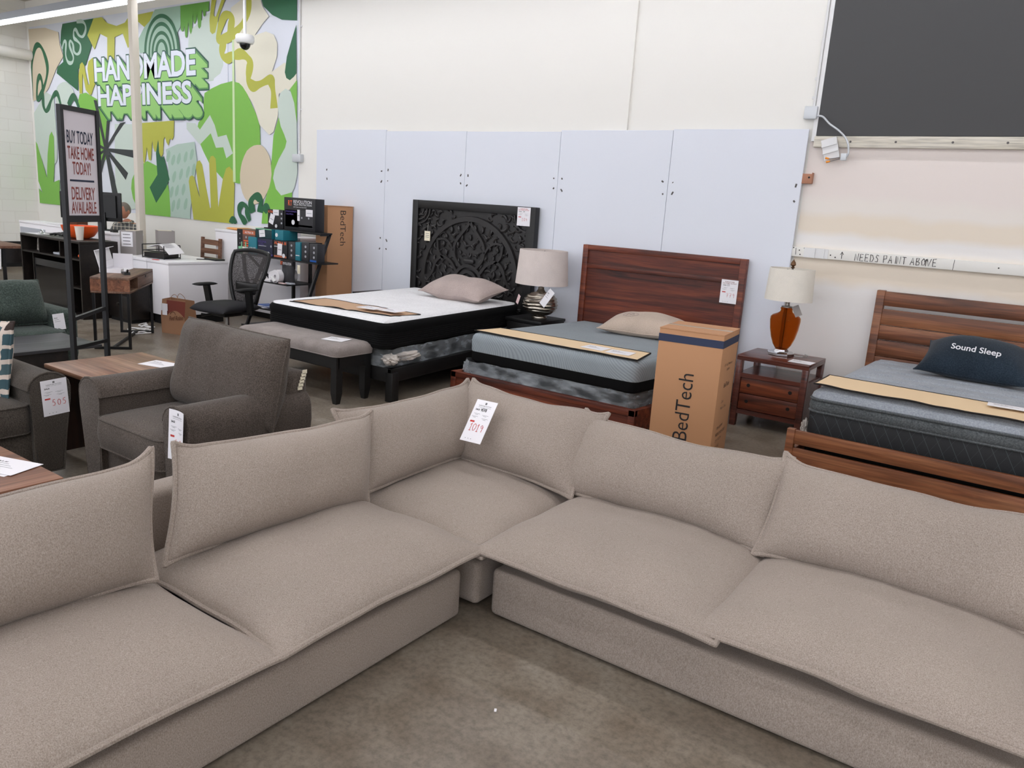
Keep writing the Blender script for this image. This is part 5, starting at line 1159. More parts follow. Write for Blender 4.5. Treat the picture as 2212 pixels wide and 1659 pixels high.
b = BM(); lathe(b, [(0,0),(.036,0),(.052,.155),(.055,.155),(.055,.16),(.048,.16),(.034,.006),(0,.006)], 24, (-9.78,4.80,ZT)); single('cup', b, 'cup_white', 'white paper cup beside the orange bowl on the console', 'cup', (-9.78,4.80,ZT))
b = BM()
for k in range(5): tube(b, crom([(-10.52+.05*k,4.80+.03*k,ZT+.012),(-10.45+.04*k,4.84+.02*k,ZT+.03+.006*k),(-10.32+.02*k,4.86+.01*k,ZT+.016)], 5, False), .014, 6)
single('work_gloves', b, 'black_plastic', 'crumpled black gloves on the console left of the orange bowl', 'gloves')
sheet((-10.98,4.70,ZT+.001), (1,.05,0), (-.05,1,0), .30, .20, 'white paper sheet on the left end of the media console', lines=4)
b = BM(); box(b, -.05, .05, -.03, .03, 0, .02, bev=.008); tube(b, [(-.03,0,.02),(0,0,.05),(.03,0,.02)], .012, 6); b.transform(M.Translation((-10.78,4.82,ZT+.003))); single('tape_dispenser', b, 'clear', 'clear tape dispenser on the papers on the console', 'tape dispenser')
b = BM(); prism(b, [(0,0),(.16,0),(.13,.13),(.03,.15)], 0, .10, 'xz'); b.transform(M.Translation((-10.90,4.80,.722))); single('plastic_bag', b, 'plastic_milky', 'small grey plastic pouch in the left compartment of the console', 'pouch')
b = BM(); box(b, -10.30,-10.08,4.72,4.90,.722,.745,bev=.003); single('device', b, 'housing', 'flat grey device in the middle compartment of the console', 'device')
b = BM(); ball(b, (-9.66,4.75,.75), .04,.04,.028, 12, 8); tube(b, [(-9.66,4.74,.77),(-9.63,4.72,.785),(-9.60,4.72,.77)], .008, 6); single('tape_measure', b, 'orange', 'small orange tape measure on the right shelf of the console', 'tape measure', (-9.66,4.75,.722))

# ------------------------------------------------------------------ service counters
def counter(x0, x1, y0, y1, zt, label, mat='white_laminate', kick=.08, name='counter', lip=.03):
    t = thing(name, label, 'counter', ((x0+x1)/2, (y0+y1)/2, 0))
    b = BM(); box(b, x0, x1, y0, y1, zt-lip, zt, bev=.003); part('countertop', b, mat, t)
    b = BM(); box(b, x0+.006, x1-.006, y0+.006, y1-.006, kick, zt-lip-.002, bev=.002); part('body', b, mat, t)
    b = BM(); box(b, x0+.05, x1-.05, y0+.05, y1-.05, 0, kick); part('plinth', b, 'toekick', t); return t
cab = counter(-9.05, -8.585, 5.21, 6.02, .765, 'low white counter unit with a black plinth behind the paper bag', kick=.12)
counter(-9.86, -9.056, 5.21, 6.02, .763, 'low white counter unit left of the column behind the small desk', kick=.12)
counter(-10.92, -10.05, 5.32, 5.76, 1.0, 'white service counter carrying the black monitor')
lc = counter(-12.9, -11.05, 5.45, 5.80, .99, 'long white counter at the left with papers on it')
b = BM(); box(b, -12.86, -12.1, 5.448, 5.456, .55, .90); part('recess', b, 'housing', lc)
counter(-9.62, -7.85, 6.54, 6.90, 1.11, 'tall white counter behind the office chair', lip=.035)
b = BM(); q = pillow(.34, .20, .018, .012, 14, 10, 6, .5, .0, 0, .006, 81); q.transform(M.Translation((-9.25,6.68,1.126)) @ M.Rotation(.1, 4, 'Z')); single('padded_envelope', q, 'envelope', 'orange padded envelope lying on the tall white counter', 'envelope')
# monitors
def monitor(c, rz, z, label, w=.52, h=.33, tilt=0):
    t = thing('monitor', label, 'monitor', (c[0], c[1], z), rz, world=False)
    b = BM(); box(b, -w/2, w/2, -.012, .012, .12, .12+h, bev=.008); prism(b, [(-w*.38,.17),(w*.38,.17),(w*.38,.08+h),(-w*.38,.08+h)], -.04, -.01, 'xz'); part('housing', b, 'black_plastic', t)
    b = BM(); box(b, -w/2+.015, w/2-.015, .012, .0135, .135, .105+h); part('screen', b, 'black_gloss', t)
    b = BM(); box(b, -.04, .04, -.055, -.02, .01, .24, bev=.006); part('stand', b, 'black_plastic', t)
    b = BM(); box(b, -.14, .14, -.12, .08, 0, .014, bev=.005); part('base', b, 'black_plastic', t); return t
monitor((-10.63, 5.56), radians(28), 1.0, 'black monitor seen from behind on the white counter before the seated man', .50, .38)
monitor((-11.45, 5.68), radians(74), .99, 'black monitor seen edge on behind the floor sign', .55, .36)
b = BM()
for i, (x, y, a) in enumerate(((-12.5,5.6,.1),(-12.2,5.62,-.15),(-11.9,5.6,.2))): box(b, -.14, .14, -.10, .10, .0015*i, .0015*i+.0012, mat=M.Translation((x,y,.991)) @ M.Rotation(a, 4, 'Z'))
single('paper_stack', b, 'paper', 'loose white papers spread along the long white counter', 'papers')
b = BM(); box(b, -.05,.05,-.02,.02,0,.03, bev=.004); b.transform(M.Translation((-11.72,5.6,.992))); single('sticky_notes', b, 'paper_cream', 'small yellow note pad on the long white counter', 'note pad')
b = BM(); prism(b, [(0,0),(.22,0),(.20,.05),(.10,.09),(.03,.08)], 0, .16, 'xz'); b.transform(M.Translation((-10.25,5.42,1.0)) @ M.Scale(.4, 4)); single('desk_phone', b, 'black_plastic', 'black telephone at the right end of the monitor counter', 'telephone')
b = BM(); box(b, -.12,.12,-.08,.08,0,.10,bev=.02); b.transform(M.Translation((-10.92-.35,5.52,.99))); single('brown_bag', b, 'bag_print', 'crumpled brown bag on the long counter behind the floor sign', 'bag')
b = BM(); box(b, -.11,.11,-.05,.05,0,.05,bev=.012); b.transform(M.Translation((-11.10,5.50,.99))); single('pencil_case', b, 'teal', 'teal pencil case behind the floor sign', 'case')
# things on the low white units
def file_box(c, rz, label, note):
    t = thing('magazine_file', label, 'file box', c, rz, world=False)
    b = BM(); P = [(-.13,0),(.13,0),(.13,.30),(-.02,.30),(-.13,.14)]
    box(b, -.10,.10,-.10,-.096,0,.30,bev=.001); box(b,-.10,-.096,-.096,.10,0,.30); box(b,.096,.10,-.096,.10,0,.30); box(b,-.096,.096,.096,.10,0,.12); box(b,-.096,.096,-.096,.096,0,.004); part('box', b, 'folder', t)
    b = BM()
    for k in range(3): box(b, -.09, .09, -.06+.05*k, -.056+.05*k, .005, .28+.01*k)
    part('folder', b, 'paper_cream', t)
    if note:
        b = BM(); box(b, -.08,.06,-.1025,-.101,.10,.28); n = part('note', b, 'paper', t)
        b = BM()
        for k in range(4): box(b, -.06, .03+.008*(k % 2), -.1032, -.1026, .245-.04*k, .252-.04*k)
        part('handwriting', b, 'ink', n)
file_box((-9.70, 5.40, .763), radians(36), 'grey magazine file with a handwritten note left of the column', True)
file_box((-9.74, 5.88, .763), radians(70), 'grey magazine file behind the wire paper tray', False)
tr = thing('paper_tray', 'black wire letter tray holding a curling stack of printed sheets', 'paper tray', (-9.12, 5.45, .765))
b = BM(); R_ = M.Translation((-9.12,5.45,.765)) @ M.Rotation(radians(14), 4, 'Z')
for z in (.012, .09): tube(b, [R_ @ V(q) for q in ((-.17,-.13,z),(.17,-.13,z),(.17,.13,z),(-.17,.13,z))], .006, 5, True)
for q in ((-.17,-.13),(.17,-.13),(.17,.13),(-.17,.13)): tube(b, [R_ @ V((q[0],q[1],0)), R_ @ V((q[0],q[1],.16))], .006, 5)
tube(b, [R_ @ V(q) for q in ((-.17,-.13,.16),(-.17,.13,.16),(.17,.13,.16))], .006, 5)
for k in range(9): tube(b, [R_ @ V((-.17+.0425*k,-.13,.012)), R_ @ V((-.17+.0425*k,.13,.012))], .003, 4)
part('wire_frame', b, 'black_metal', tr)
b = BM(); box(b, -.155, .155, -.12, .12, .02, .07); b.transform(R_); part('folder_stack', b, 'espresso', tr)
b = BM(); n = 14; A = []
for i in range(n+1):
    t = i/n; x = -.10+.34*t; z = .135+.045*sin(t*2.2)-.17*max(0, t-.55)**1.2*1.6
    A.append((R_ @ V((x,-.125,z)), R_ @ V((x,.125,z+.01)), R_ @ V((x,.125,z+.004)), R_ @ V((x,-.125,z-.006))))
A = [[b.verts.new(q) for q in a] for a in A]
for a, c in zip(A, A[1:]):
    for k in range(4): b.faces.new((a[k], c[k], c[(k+1) % 4], a[(k+1) % 4]))
for a in (A[0], A[-1]): b.faces.new(a)
part('curled_sheets', b, 'paper', tr)
b = BM()
for k in range(6):
    t = .52+.05*k; x = -.10+.34*t; z = .136+.045*sin(t*2.2)-.17*max(0, t-.55)**1.2*1.6+.004
    bar(b, R_ @ V((x,-.09,z)), R_ @ V((x,.05,z+.007)), .006, .001)
part('printing', b, 'ink_grey', tr)
b = BM(); tube(b, crom([(-8.85,5.75,.772),(-8.75,5.85,.775),(-8.70,5.95,.773),(-8.72,6.0,.775)], 5, False), .006, 6); box(b, -8.86, -8.62, 5.86, 6.0, .766, .785, bev=.006); single('keyboard', b, 'black_plastic', 'black keyboard with its cable at the back of the low white unit', 'keyboard')
b = BM(); box(b, -.05,.05,-.015,.015,0,.006,bev=.002); b.transform(M.Translation((-8.90,5.24,.766)) @ M.Rotation(.2,4,'Z')); single('red_label', b, 'ink_red', 'small red slip on the front edge of the low white unit', 'slip')
ch = thing('wooden_chair', 'brown ladder back wooden chair behind the low white unit', 'chair', (-9.66, 6.33, 0))
for x in (-9.86,-9.46):
    b = BM(); bar(b, (x,6.46,0), (x+.02,6.50,.98), .045, .03, up=(0,1,0)); part('leg', b, 'brown_slat', ch)
    b = BM(); bar(b, (x,6.14,0), (x,6.14,.43), .04, .04); part('leg', b, 'brown_slat', ch)
for z in (.92,.80,.68,.56): b = BM(); box(b, -9.85,-9.45,6.475,6.495,z-.035,z+.035); part('slat', b, 'brown_slat', ch)
b = BM(); box(b, -9.89,-9.43,6.11,6.50,.43,.46,bev=.008); part('seat', b, 'brown_slat', ch)
# the seated man -------------------------------------------------------------
pm = thing('person', 'grey haired man in a plaid shirt seated behind the black monitor, head bowed', 'person', (-11.50, 6.36, 0), radians(30), world=False)
def skin(name, chain, root, mat, sub=2, ang=60):
    me = bpy.data.meshes.new(name); bm = BM(); vs = {}
    for k, (co, r) in chain[0].items(): vs[k] = bm.verts.new(co)
    bm.verts.index_update()
    for a, c in chain[1]: bm.edges.new((vs[a], vs[c]))
    idx = {k: i for i, k in enumerate(vs)}
    bm.to_mesh(me); bm.free(); o = bpy.data.objects.new(name, me); COL.objects.link(o)
    md = o.modifiers.new('s', 'SKIN'); 
    lay = me.skin_vertices[0].data if me.skin_vertices else None
    if lay is None:
        bm = BM(); bm.from_mesh(me); bm.verts.layers.skin.verify(); bm.to_mesh(me); bm.free(); lay = me.skin_vertices[0].data
    for k, (co, r) in chain[0].items(): lay[idx[k]].radius = (r if isinstance(r, tuple) else (r, r))
    lay[0].use_root = True
    md2 = o.modifiers.new('u', 'SUBSURF'); md2.levels = sub; md2.render_levels = sub
    dg = bpy.context.evaluated_depsgraph_get(); nm = bpy.data.meshes.new_from_object(o.evaluated_get(dg))
    b = BM(); b.from_mesh(nm); bpy.data.objects.remove(o); bpy.data.meshes.remove(me); bpy.data.meshes.remove(nm)
    return b
# local frame: faces -Y
J = {'pel': ((0,.05,.50), (.15,.12)), 'abd': ((0,.03,.68), (.145,.115)), 'chest': ((0,.0,.90), (.165,.115)), 'neckb': ((0,-.02,1.05), (.08,.07)), 'neck': ((0,-.05,1.12), .06)}
E_ = [('pel','abd'),('abd','chest'),('chest','neckb'),('neckb','neck')]
for s, n in ((1,'r'),(-1,'l')):
    J.update({'sh'+n: ((s*.19,0,.99), .072), 'el'+n: ((s*.25,-.10,.74), .05), 'wr'+n: ((s*.14,-.33,.80), .036), 'hip'+n: ((s*.10,-.02,.50), .095), 'kn'+n: ((s*.13,-.36,.50), .068), 'an'+n: ((s*.13,-.30,.10), .045), 'to'+n: ((s*.14,-.42,.05), .038)})
    E_ += [('chest','sh'+n),('sh'+n,'el'+n),('el'+n,'wr'+n),('pel','hip'+n),('hip'+n,'kn'+n),('kn'+n,'an'+n),('an'+n,'to'+n)]
body = skin('b', (J, E_), pm, 'skin')
# head: egg shaped with brow, nose, chin, ears; bowed forward
hd = BM(); ball(hd, (0,0,0), .076, .096, .115, 24, 18)
for v in hd.verts:
    x, y, z = v.co
    if z < -.02: v.co.x *= 1-.30*(-z-.02)/.1; v.co.y = y*(1-.12*(-z)/.1)-.012*(-z)/.1
    if y < -.07 and abs(x) < .022 and -.035 < z < .02: v.co.y -= .022*(1-abs(x)/.03)
    if y < -.06 and .015 < z < .04: v.co.y -= .006
for s in (1,-1): ball(hd, (s*.078,.008,-.008), .012,.02,.032, 10, 8)
HM = M.Translation((0,-.10,1.235)) @ M.Rotation(radians(24), 4, 'X') @ M.Rotation(radians(-14), 4, 'Z')
hd.transform(HM); add(body, hd)
for s, n in ((1,'r'),(-1,'l')):   # hands
    wr = V(J['wr'+n][0]); hb_ = BM(); ball(hb_, (0,-.045,0), .04,.05,.016, 12, 8)
    for k in range(4):
        x = -.03+.02*k; L = (.062,.075,.07,.055)[k]; tube(hb_, [(x,-.08,0),(x*1.08,-.08-L*.5,-.006),(x*1.1,-.08-L*.85,-.028)], [.010,.009,.007], 6)
    tube(hb_, [(-s*.035,-.03,0),(-s*.062,-.055,-.006),(-s*.068,-.085,-.014)], [.012,.010,.008], 6)
    hb_.transform(M.Translation(wr) @ M.Rotation(s*.5, 4, 'Z')); add(body, hb_)
bo_ = part('body', body, 'skin', pm, ang=60)
hr = BM(); ball(hr, (0,.012,.012), .083,.100,.112, 24, 16)
for v in [v for v in hr.verts if v.co.z < -.055 or (v.co.y < -.045 and v.co.z < .075) or (v.co.y < -.01 and v.co.z < .0)]: hr.verts.remove(v)
hr.transform(HM); part('hair', hr, 'hair_grey', pm, ang=60)
fc = BM()
for s in (1,-1): ball(fc, (s*.030,-.084,.008), .013,.008,.007, 10, 8, 0); ball(fc, (s*.030,-.091,.008), .005,.003,.005, 8, 6, 1); box(fc, s*.030-.018, s*.030+.018, -.094, -.086, .025, .031, mi=1)
box(fc, -.024, .024, -.094, -.084, -.062, -.055, bev=.003, mi=2); fc.transform(HM); part('face', fc, ['eye_white','eye_dark','lip'], pm)
sj = {k: (J[k][0], tuple(q+.012 for q in (J[k][1] if isinstance(J[k][1], tuple) else (J[k][1],)*2))) for k in ('pel','abd','chest','neckb','shr','shl','elr','ell','wrr','wrl')}
sj['neckb'] = ((0,-.015,1.045), (.085,.078))
for n in 'rl':
    w_, e_ = V(J['wr'+n][0]), V(J['el'+n][0]); sj['wr'+n] = (tuple(e_+(w_-e_)*.9), .046)
sh = skin('s', (sj, [('pel','abd'),('abd','chest'),('chest','neckb'),('chest','shr'),('chest','shl'),('shr','elr'),('shl','ell'),('elr','wrr'),('ell','wrl')]), pm, 'plaid'); so = part('shirt', sh, 'plaid', pm, ang=60)
b = BM(); tube(b, [(.085*cos(a), -.03+.075*sin(a), 1.075+.012*sin(a)) for a in [2*pi*k/20 for k in range(20)]], .016, 6, True); part('collar', b, 'plaid', so)
b = BM(); box(b, .06,.12,-.13,-.124,.92,.955); part('name_badge', b, 'paper_pink', so)
tj = {k: (J[k][0], tuple(q+.012 for q in (J[k][1] if isinstance(J[k][1], tuple) else (J[k][1],)*2))) for k in ('pel','hipr','hipl','knr','knl','anr','anl')}
tz = skin('t', (tj, [('pel','hipr'),('pel','hipl'),('hipr','knr'),('hipl','knl'),('knr','anr'),('knl','anl')]), pm, 'trousers'); part('trousers', tz, 'trousers', pm, ang=60)
st = thing('stool', 'round stool under the seated man behind the counter', 'stool', (-11.50, 6.36, 0), radians(30), world=False)
b = BM(); lathe(b, [(0,.33),(.19,.33),(.20,.35),(.19,.38),(0,.39)], 24, (0,.05,0)); part('seat', b, 'black_plastic', st)
b = BM(); cyl(b, (0,.05,.03), (0,.05,.33), .03); part('post', b, 'chrome', st)
b = BM(); lathe(b, [(0,0),(.2,0),(.2,.015),(.03,.04),(0,.04)], 24, (0,.05,0)); part('base', b, 'chrome', st)

# ------------------------------------------------------------------ small desk with metal legs
c0 = V((-7.55,4.163,0)); ux = V((-.741,.671,0)).normalized(); uy = V((-.671,-.741,0)); 
dk = thing('writing_desk', 'small rustic wooden writing desk on thin black metal legs', 'desk', (-8.06, 4.38, 0), math.atan2(ux.y, ux.x), world=False)
# local: x along the long side away from the viewer, y towards the viewer's left
L_, D_ = 1.04, .36; xo, yo = -.52, -.18
for z0, z1 in ((.70,.724),(.565,.585)): 
    b = BM(); box(b, xo, xo+L_, yo, yo+D_, z0, z1, bev=.003); part('top' if z0 > .6 else 'bottom_panel', b, 'desk_wood' , dk)
b = BM(); box(b, xo+.0, xo+.018, yo, yo+D_, .585, .70); part('end_panel', b, 'desk_live', dk)
b = BM(); box(b, xo+L_-.018, xo+L_, yo, yo+D_, .585, .70); part('end_panel', b, 'desk_wood', dk)
b = BM(); box(b, xo+.018, xo+L_-.018, yo+D_-.015, yo+D_, .585, .70); part('back_panel', b, 'desk_wood', dk)
b = BM(); box(b, xo+.36, xo+L_-.02, yo+.0, yo+.016, .588, .697, bev=.002); dr = part('drawer', b, 'desk_wood', dk)
b = BM(); box(b, xo+.67, xo+.71, yo-.0015, yo+.002, .668, .69); part('pull', b, 'ink', dr)
b = BM(); box(b, xo+.34, xo+.358, yo, yo+D_-.02, .585, .70); part('divider', b, 'desk_wood', dk)
for x in (xo+.02, xo+L_-.02):
    for y in (yo+.02, yo+D_-.02): b = BM(); bar(b, (x,y,.0), (x,y,.565), .025, .025, up=(1,0,0)); part('leg', b, 'black_metal', dk)
b = BM()
for x in (xo+.02, xo+L_-.02): bar(b, (x,yo+.02,.0125), (x,yo+D_-.02,.0125), .025, .025)
bar(b, (xo+.02,0,.0125), (xo+L_-.02,0,.0125), .025, .025); part('stretcher', b, 'black_metal', dk)
b = BM(); prism(b, [(-.10,0),(.10,0),(.09,.018),(-.09,.03)], -.028, .028, 'xz'); tube(b, [(-.10,0,.03),(-.12,0,.055)], .01, 6); b.transform(M.Translation((-7.90,4.32,.724)) @ M.Rotation(radians(160), 4, 'Z'))
for k in range(9): box(b, -.01, .01, -.005, .005, 0, .004, mi=1, mat=M.Translation((-7.86-.022*(k % 3)*.9,4.31+.012*(k//3),.748)))
single('phone_handset', b, ['black_plastic','icon_grey'], 'dark cordless phone handset lying on the small writing desk', 'telephone')
bx = thing('open_box', 'open white carton with a raised lid on the small writing desk', 'box', (-8.17, 4.42, .724), math.atan2(ux.y, ux.x), world=False)
b = BM(); box(b, -.2,.34,-.04,.16,0,.006); box(b, -.2,-.194,-.04,.16,.006,.04); box(b, .334,.34,-.04,.16,.006,.16); box(b, -.194,.334,.154,.16,.006,.10); box(b,-.2,-.08,-.046,-.04,0,.04); part('tray', b, 'paper', bx)
b = BM(); box(b, -.2,.34,0,.006,0,.20); box(b,-.2,.34,-.05,0,.195,.2); b.transform(M.Translation((0,.15,.03)) @ M.Rotation(radians(-14),4,'X')); part('lid', b, 'paper', bx)
b = BM(); box(b, -.19,.33,.006,.0075,.01,.19); b.transform(M.Translation((0,.15,.03)) @ M.Rotation(radians(-14),4,'X')); part('liner', b, 'cardboard_light', bx)
b = BM(); rr = random.Random(3)
for k in range(4): 
    cx, cy = -8.75+.12*k, 5.02-.12*k
    tube(b, crom([(cx+rr.uniform(-.16,.16), cy+rr.uniform(-.12,.12), .008+.006*(j % 2)) for j in range(7)], 5, True), .007, 5, True)
single('cable_coil', b, 'white_plastic', 'tangle of white cables on the floor under the small writing desk', 'cables')
fc_ = thing('file_cabinet', 'black file cabinet under the counter behind the small writing desk', 'cabinet', (-9.25, 5.0, 0))
b = BM(); box(b, -9.48,-8.98,4.96,5.19,.04,.62,bev=.004); part('body', b, 'espresso', fc_)
for k in range(2): 
    b = BM(); box(b, -9.46,-9.0,4.945,4.962,.07+.27*k,.32+.27*k,bev=.003); d_ = part('drawer', b, 'espresso', fc_)
    b = BM(); cyl(b, (-9.23,4.925,.22+.27*k), (-9.23,4.946,.22+.27*k), .014); part('knob', b, 'silver', d_)
b = BM(); box(b, -9.46,-9.0,4.97,5.18,0,.04); part('plinth', b, 'toekick', fc_)
# paper bag
pb = thing('paper_bag', 'brown paper carry bag with red panel and logo beside the white unit', 'bag', (-8.16, 5.06, 0), radians(14), world=False)
b = BM(); w, dd, hh = .17, .085, .385
P = [(-w,-dd),(w,-dd),(w,dd),(-w,dd)]; A = [b.verts.new((x,y,0)) for x, y in P]; Mi = [b.verts.new((x*1.02,y*1.05,hh*.5)) for x, y in P]; T_ = [b.verts.new((x*.99,y*.8,hh+.008*(i % 2))) for i, (x, y) in enumerate(P)]
b.faces.new(A)
for R1, R2 in ((A,Mi),(Mi,T_)):
    for k in range(4): b.faces.new((R1[k], R1[(k+1) % 4], R2[(k+1) % 4], R2[k]))
part('bag', b, 'bag_paper', pb, ang=20)
b = BM(); n = 12; f_ = lambda x, z: (x, -dd*(1.05-.25*max(0, z/hh-.5)*2)-.002, z)
top = [(-.10+.27*i/n, hh*.99) for i in range(n+1)]; low = [(-.10+.27*i/n, .20+.07*sin(pi*(i/n)*1.0)) for i in range(n+1)]
for i in range(n): quad(b, [f_(*low[i]), f_(*low[i+1]), f_(*top[i+1]), f_(*top[i])])
part('red_panel', b, 'bag_red', pb)
b = BM(); q = text_bm('Red Robin', .20, .05, .01, shear=.25)
for v in q.verts: v.co = V(f_(v.co.x+.05, v.co.y+.19+v.co.x*.12)); v.co.y -= .001
add(b, q); tube(b, [f_(.0+.035*cos(a), .225+.03*sin(a)) for a in [pi*k/10 for k in range(11)]], .003, 4); part('logo', b, 'bag_print', pb)
for yy in (-.05,.05): b = BM(); tube(b, crom([(-.06,yy*1.2,hh-.03),(-.055,yy,hh+.03),(-.01,yy*.8,hh+.065),(.04,yy,hh+.03),(.05,yy*1.2,hh-.03)], 5, False), .003, 5); part('handle', b, 'bag_paper', pb)
b = BM(); box(b, -.16,-.07,-dd*1.06-.003,-dd*1.06-.001,.26,.34); box(b, -.145,-.075,-dd*1.09-.003,-dd*1.09-.002,.21,.28); part('receipt', b, 'paper', pb)
# ------------------------------------------------------------------ office chair
oc = thing('office_chair', 'black office chair with mesh back and adjustable arms', 'chair', (-7.06, 4.93, 0), radians(6), world=False)
b = pillow(.50, .50, .05, .05, 26, 24, 5, .5, .0, 0, .002, 91)
for v in b.verts: v.co.z += -.05*max(0, (-v.co.y-.14)/.11)**2*.5
b.transform(M.Translation((0,-.02,.455))); part('seat', b, 'seat_black', oc)
def backpt(u, v):   # u -1..1, v 0..1 upwards
    w = .16+.105*sin(min(1, v*1.1)*pi/2)
    return V((u*w, .27+.05*sin(v*pi)*-.6+.10*v+.035*(u*u)*-1, .47+.56*v-.03*u*u*(1 if v > .5 else 0)))
b = BM(); ring = [(-1,k/12) for k in range(13)]+[(-1+.25*k,1) for k in range(1,8)]+[(1,1-k/12) for k in range(13)]+[(1-.25*k,0) for k in range(1,8)]
tube(b, [backpt(u*(1 if 0 < v < 1 else .96), v) for u, v in ring], .021, 8, True)
for s in (1,-1): tube(b, [backpt(s*.62, .92)+V((0,.03,0)), backpt(s*.42,.6)+V((0,.04,0)), backpt(s*.12,.30)+V((0,.045,0)), backpt(0,.12)+V((0,.05,0))], [.022,.02,.02,.022], 8)
part('back_frame', b, 'black_plastic', oc)
b = BM(); g = {}
for i in range(15):
    for j in range(17): g[i,j] = b.verts.new(backpt(-1+2*i/14, j/16))
for i in range(14):
    for j in range(16): b.faces.new((g[i,j], g[i+1,j], g[i+1,j+1], g[i,j+1]))
part('back_mesh', b, 'net', oc)
b = BM(); q = pillow(.34,.13,.03,.02,16,10,4,.5,0,0,0,3); q.transform(M.Translation((0,.27,.63)) @ M.Rotation(radians(95),4,'X')); add(b, q); part('lumbar_pad', b, 'black_plastic', oc)
b = BM(); bar(b, (0,.34,.62), (0,.22,.42), .09, .03); bar(b, (0,.22,.415), (0,-.05,.40), .10, .035); part('spine', b, 'black_plastic', oc)
for s in (1,-1):
    b = BM(); bar(b, (s*.30,.04,.40), (s*.31,.0,.645), .035, .075, up=(1,0,0)); bar(b, (s*.30,.04,.41), (s*.10,.04,.40), .06, .025); am = part('arm', b, 'black_plastic', oc)
    b = BM(); q = pillow(.09,.26,.018,.014,10,16,4,.5,0,0,0,5); q.transform(M.Translation((s*.31,-.02,.66))); add(b, q); part('arm_pad', b, 'rubber', am)
    b = BM(); cyl(b, (s*.327,.015,.53), (s*.334,.015,.53), .012); part('knob', b, 'chrome', am)
b = BM(); box(b, -.10,.10,-.12,.12,.36,.41,bev=.01); tube(b, [(-.08,-.05,.38),(-.20,-.10,.355),(-.24,-.13,.35)], [.01,.012,.022], 8); part('mechanism', b, 'black_plastic', oc)
b = BM(); cyl(b, (0,0,.10), (0,0,.24), .028); cyl(b, (0,0,.24), (0,0,.37), .018, mi=1); part('gas_lift', b, ['black_plastic','chrome'], oc)
b = BM(); cyl(b, (0,0,.07), (0,0,.12), .04)
for k in range(5): a = 2*pi*k/5+.3; tube(b, [(0,0,.10),(.15*cos(a),.15*sin(a),.09),(.30*cos(a),.30*sin(a),.065)], [.03,.026,.018], 8)
part('base', b, 'black_plastic', oc)
for k in range(5):
    a = 2*pi*k/5+.3; c_ = (.30*cos(a), .30*sin(a)); b = BM(); t_ = (-sin(a)*.022, cos(a)*.022)
    for s in (-1,1): cyl(b, (c_[0]+t_[0]*s*.4, c_[1]+t_[1]*s*.4, .027), (c_[0]+t_[0]*s, c_[1]+t_[1]*s, .027), .027)
    cyl(b, (c_[0],c_[1],.03), (c_[0],c_[1],.07), .01); part('caster', b, 'rubber', oc)
# ------------------------------------------------------------------ ladder desk and the merchandise on it
ld = thing('ladder_desk', 'black metal ladder desk stacked with small packaged goods', 'desk', (-7.75, 6.2, 0))
for x in (-8.13,-7.20):
    b = BM(); bar(b, (x,5.94,0), (x,6.44,1.21), .035, .03, up=(1,0,0)); bar(b, (x,6.44,1.195), (x,6.30,1.195), .03, .03); part('side_frame', b, 'black_metal', ld)
    b = BM(); bar(b, (x+(.30 if x < -8 else -.32),6.42,0), (x+(.30 if x < -8 else -.32),6.42,.86), .035, .03, up=(1,0,0)); part('post', b, 'black_metal', ld)
b = BM(); bar(b, (-8.13,6.43,1.195), (-7.20,6.43,1.195), .03, .03); part('top_rail', b, 'black_metal', ld)
for x0, x1, y0, y1, z in ((-8.62,-7.06,6.14,6.45,.86),(-8.22,-7.18,6.28,6.46,1.2),(-8.14,-7.46,6.02,6.44,.575),(-8.14,-7.46,5.98,6.42,.25),(-8.2,-7.3,5.92,6.42,.02)):
    b = BM(); box(b, x0, x1, y0, y1, z, z+.016); part('shelf', b, 'black_metal', ld)
b = BM(); bar(b, (-8.58,6.3,.86), (-8.14,6.3,.60), .03, .02); part('brace', b, 'black_metal', ld)
S1 = .876
ICONS = [(.0,.3),(.0,.0),(.0,-.3)]
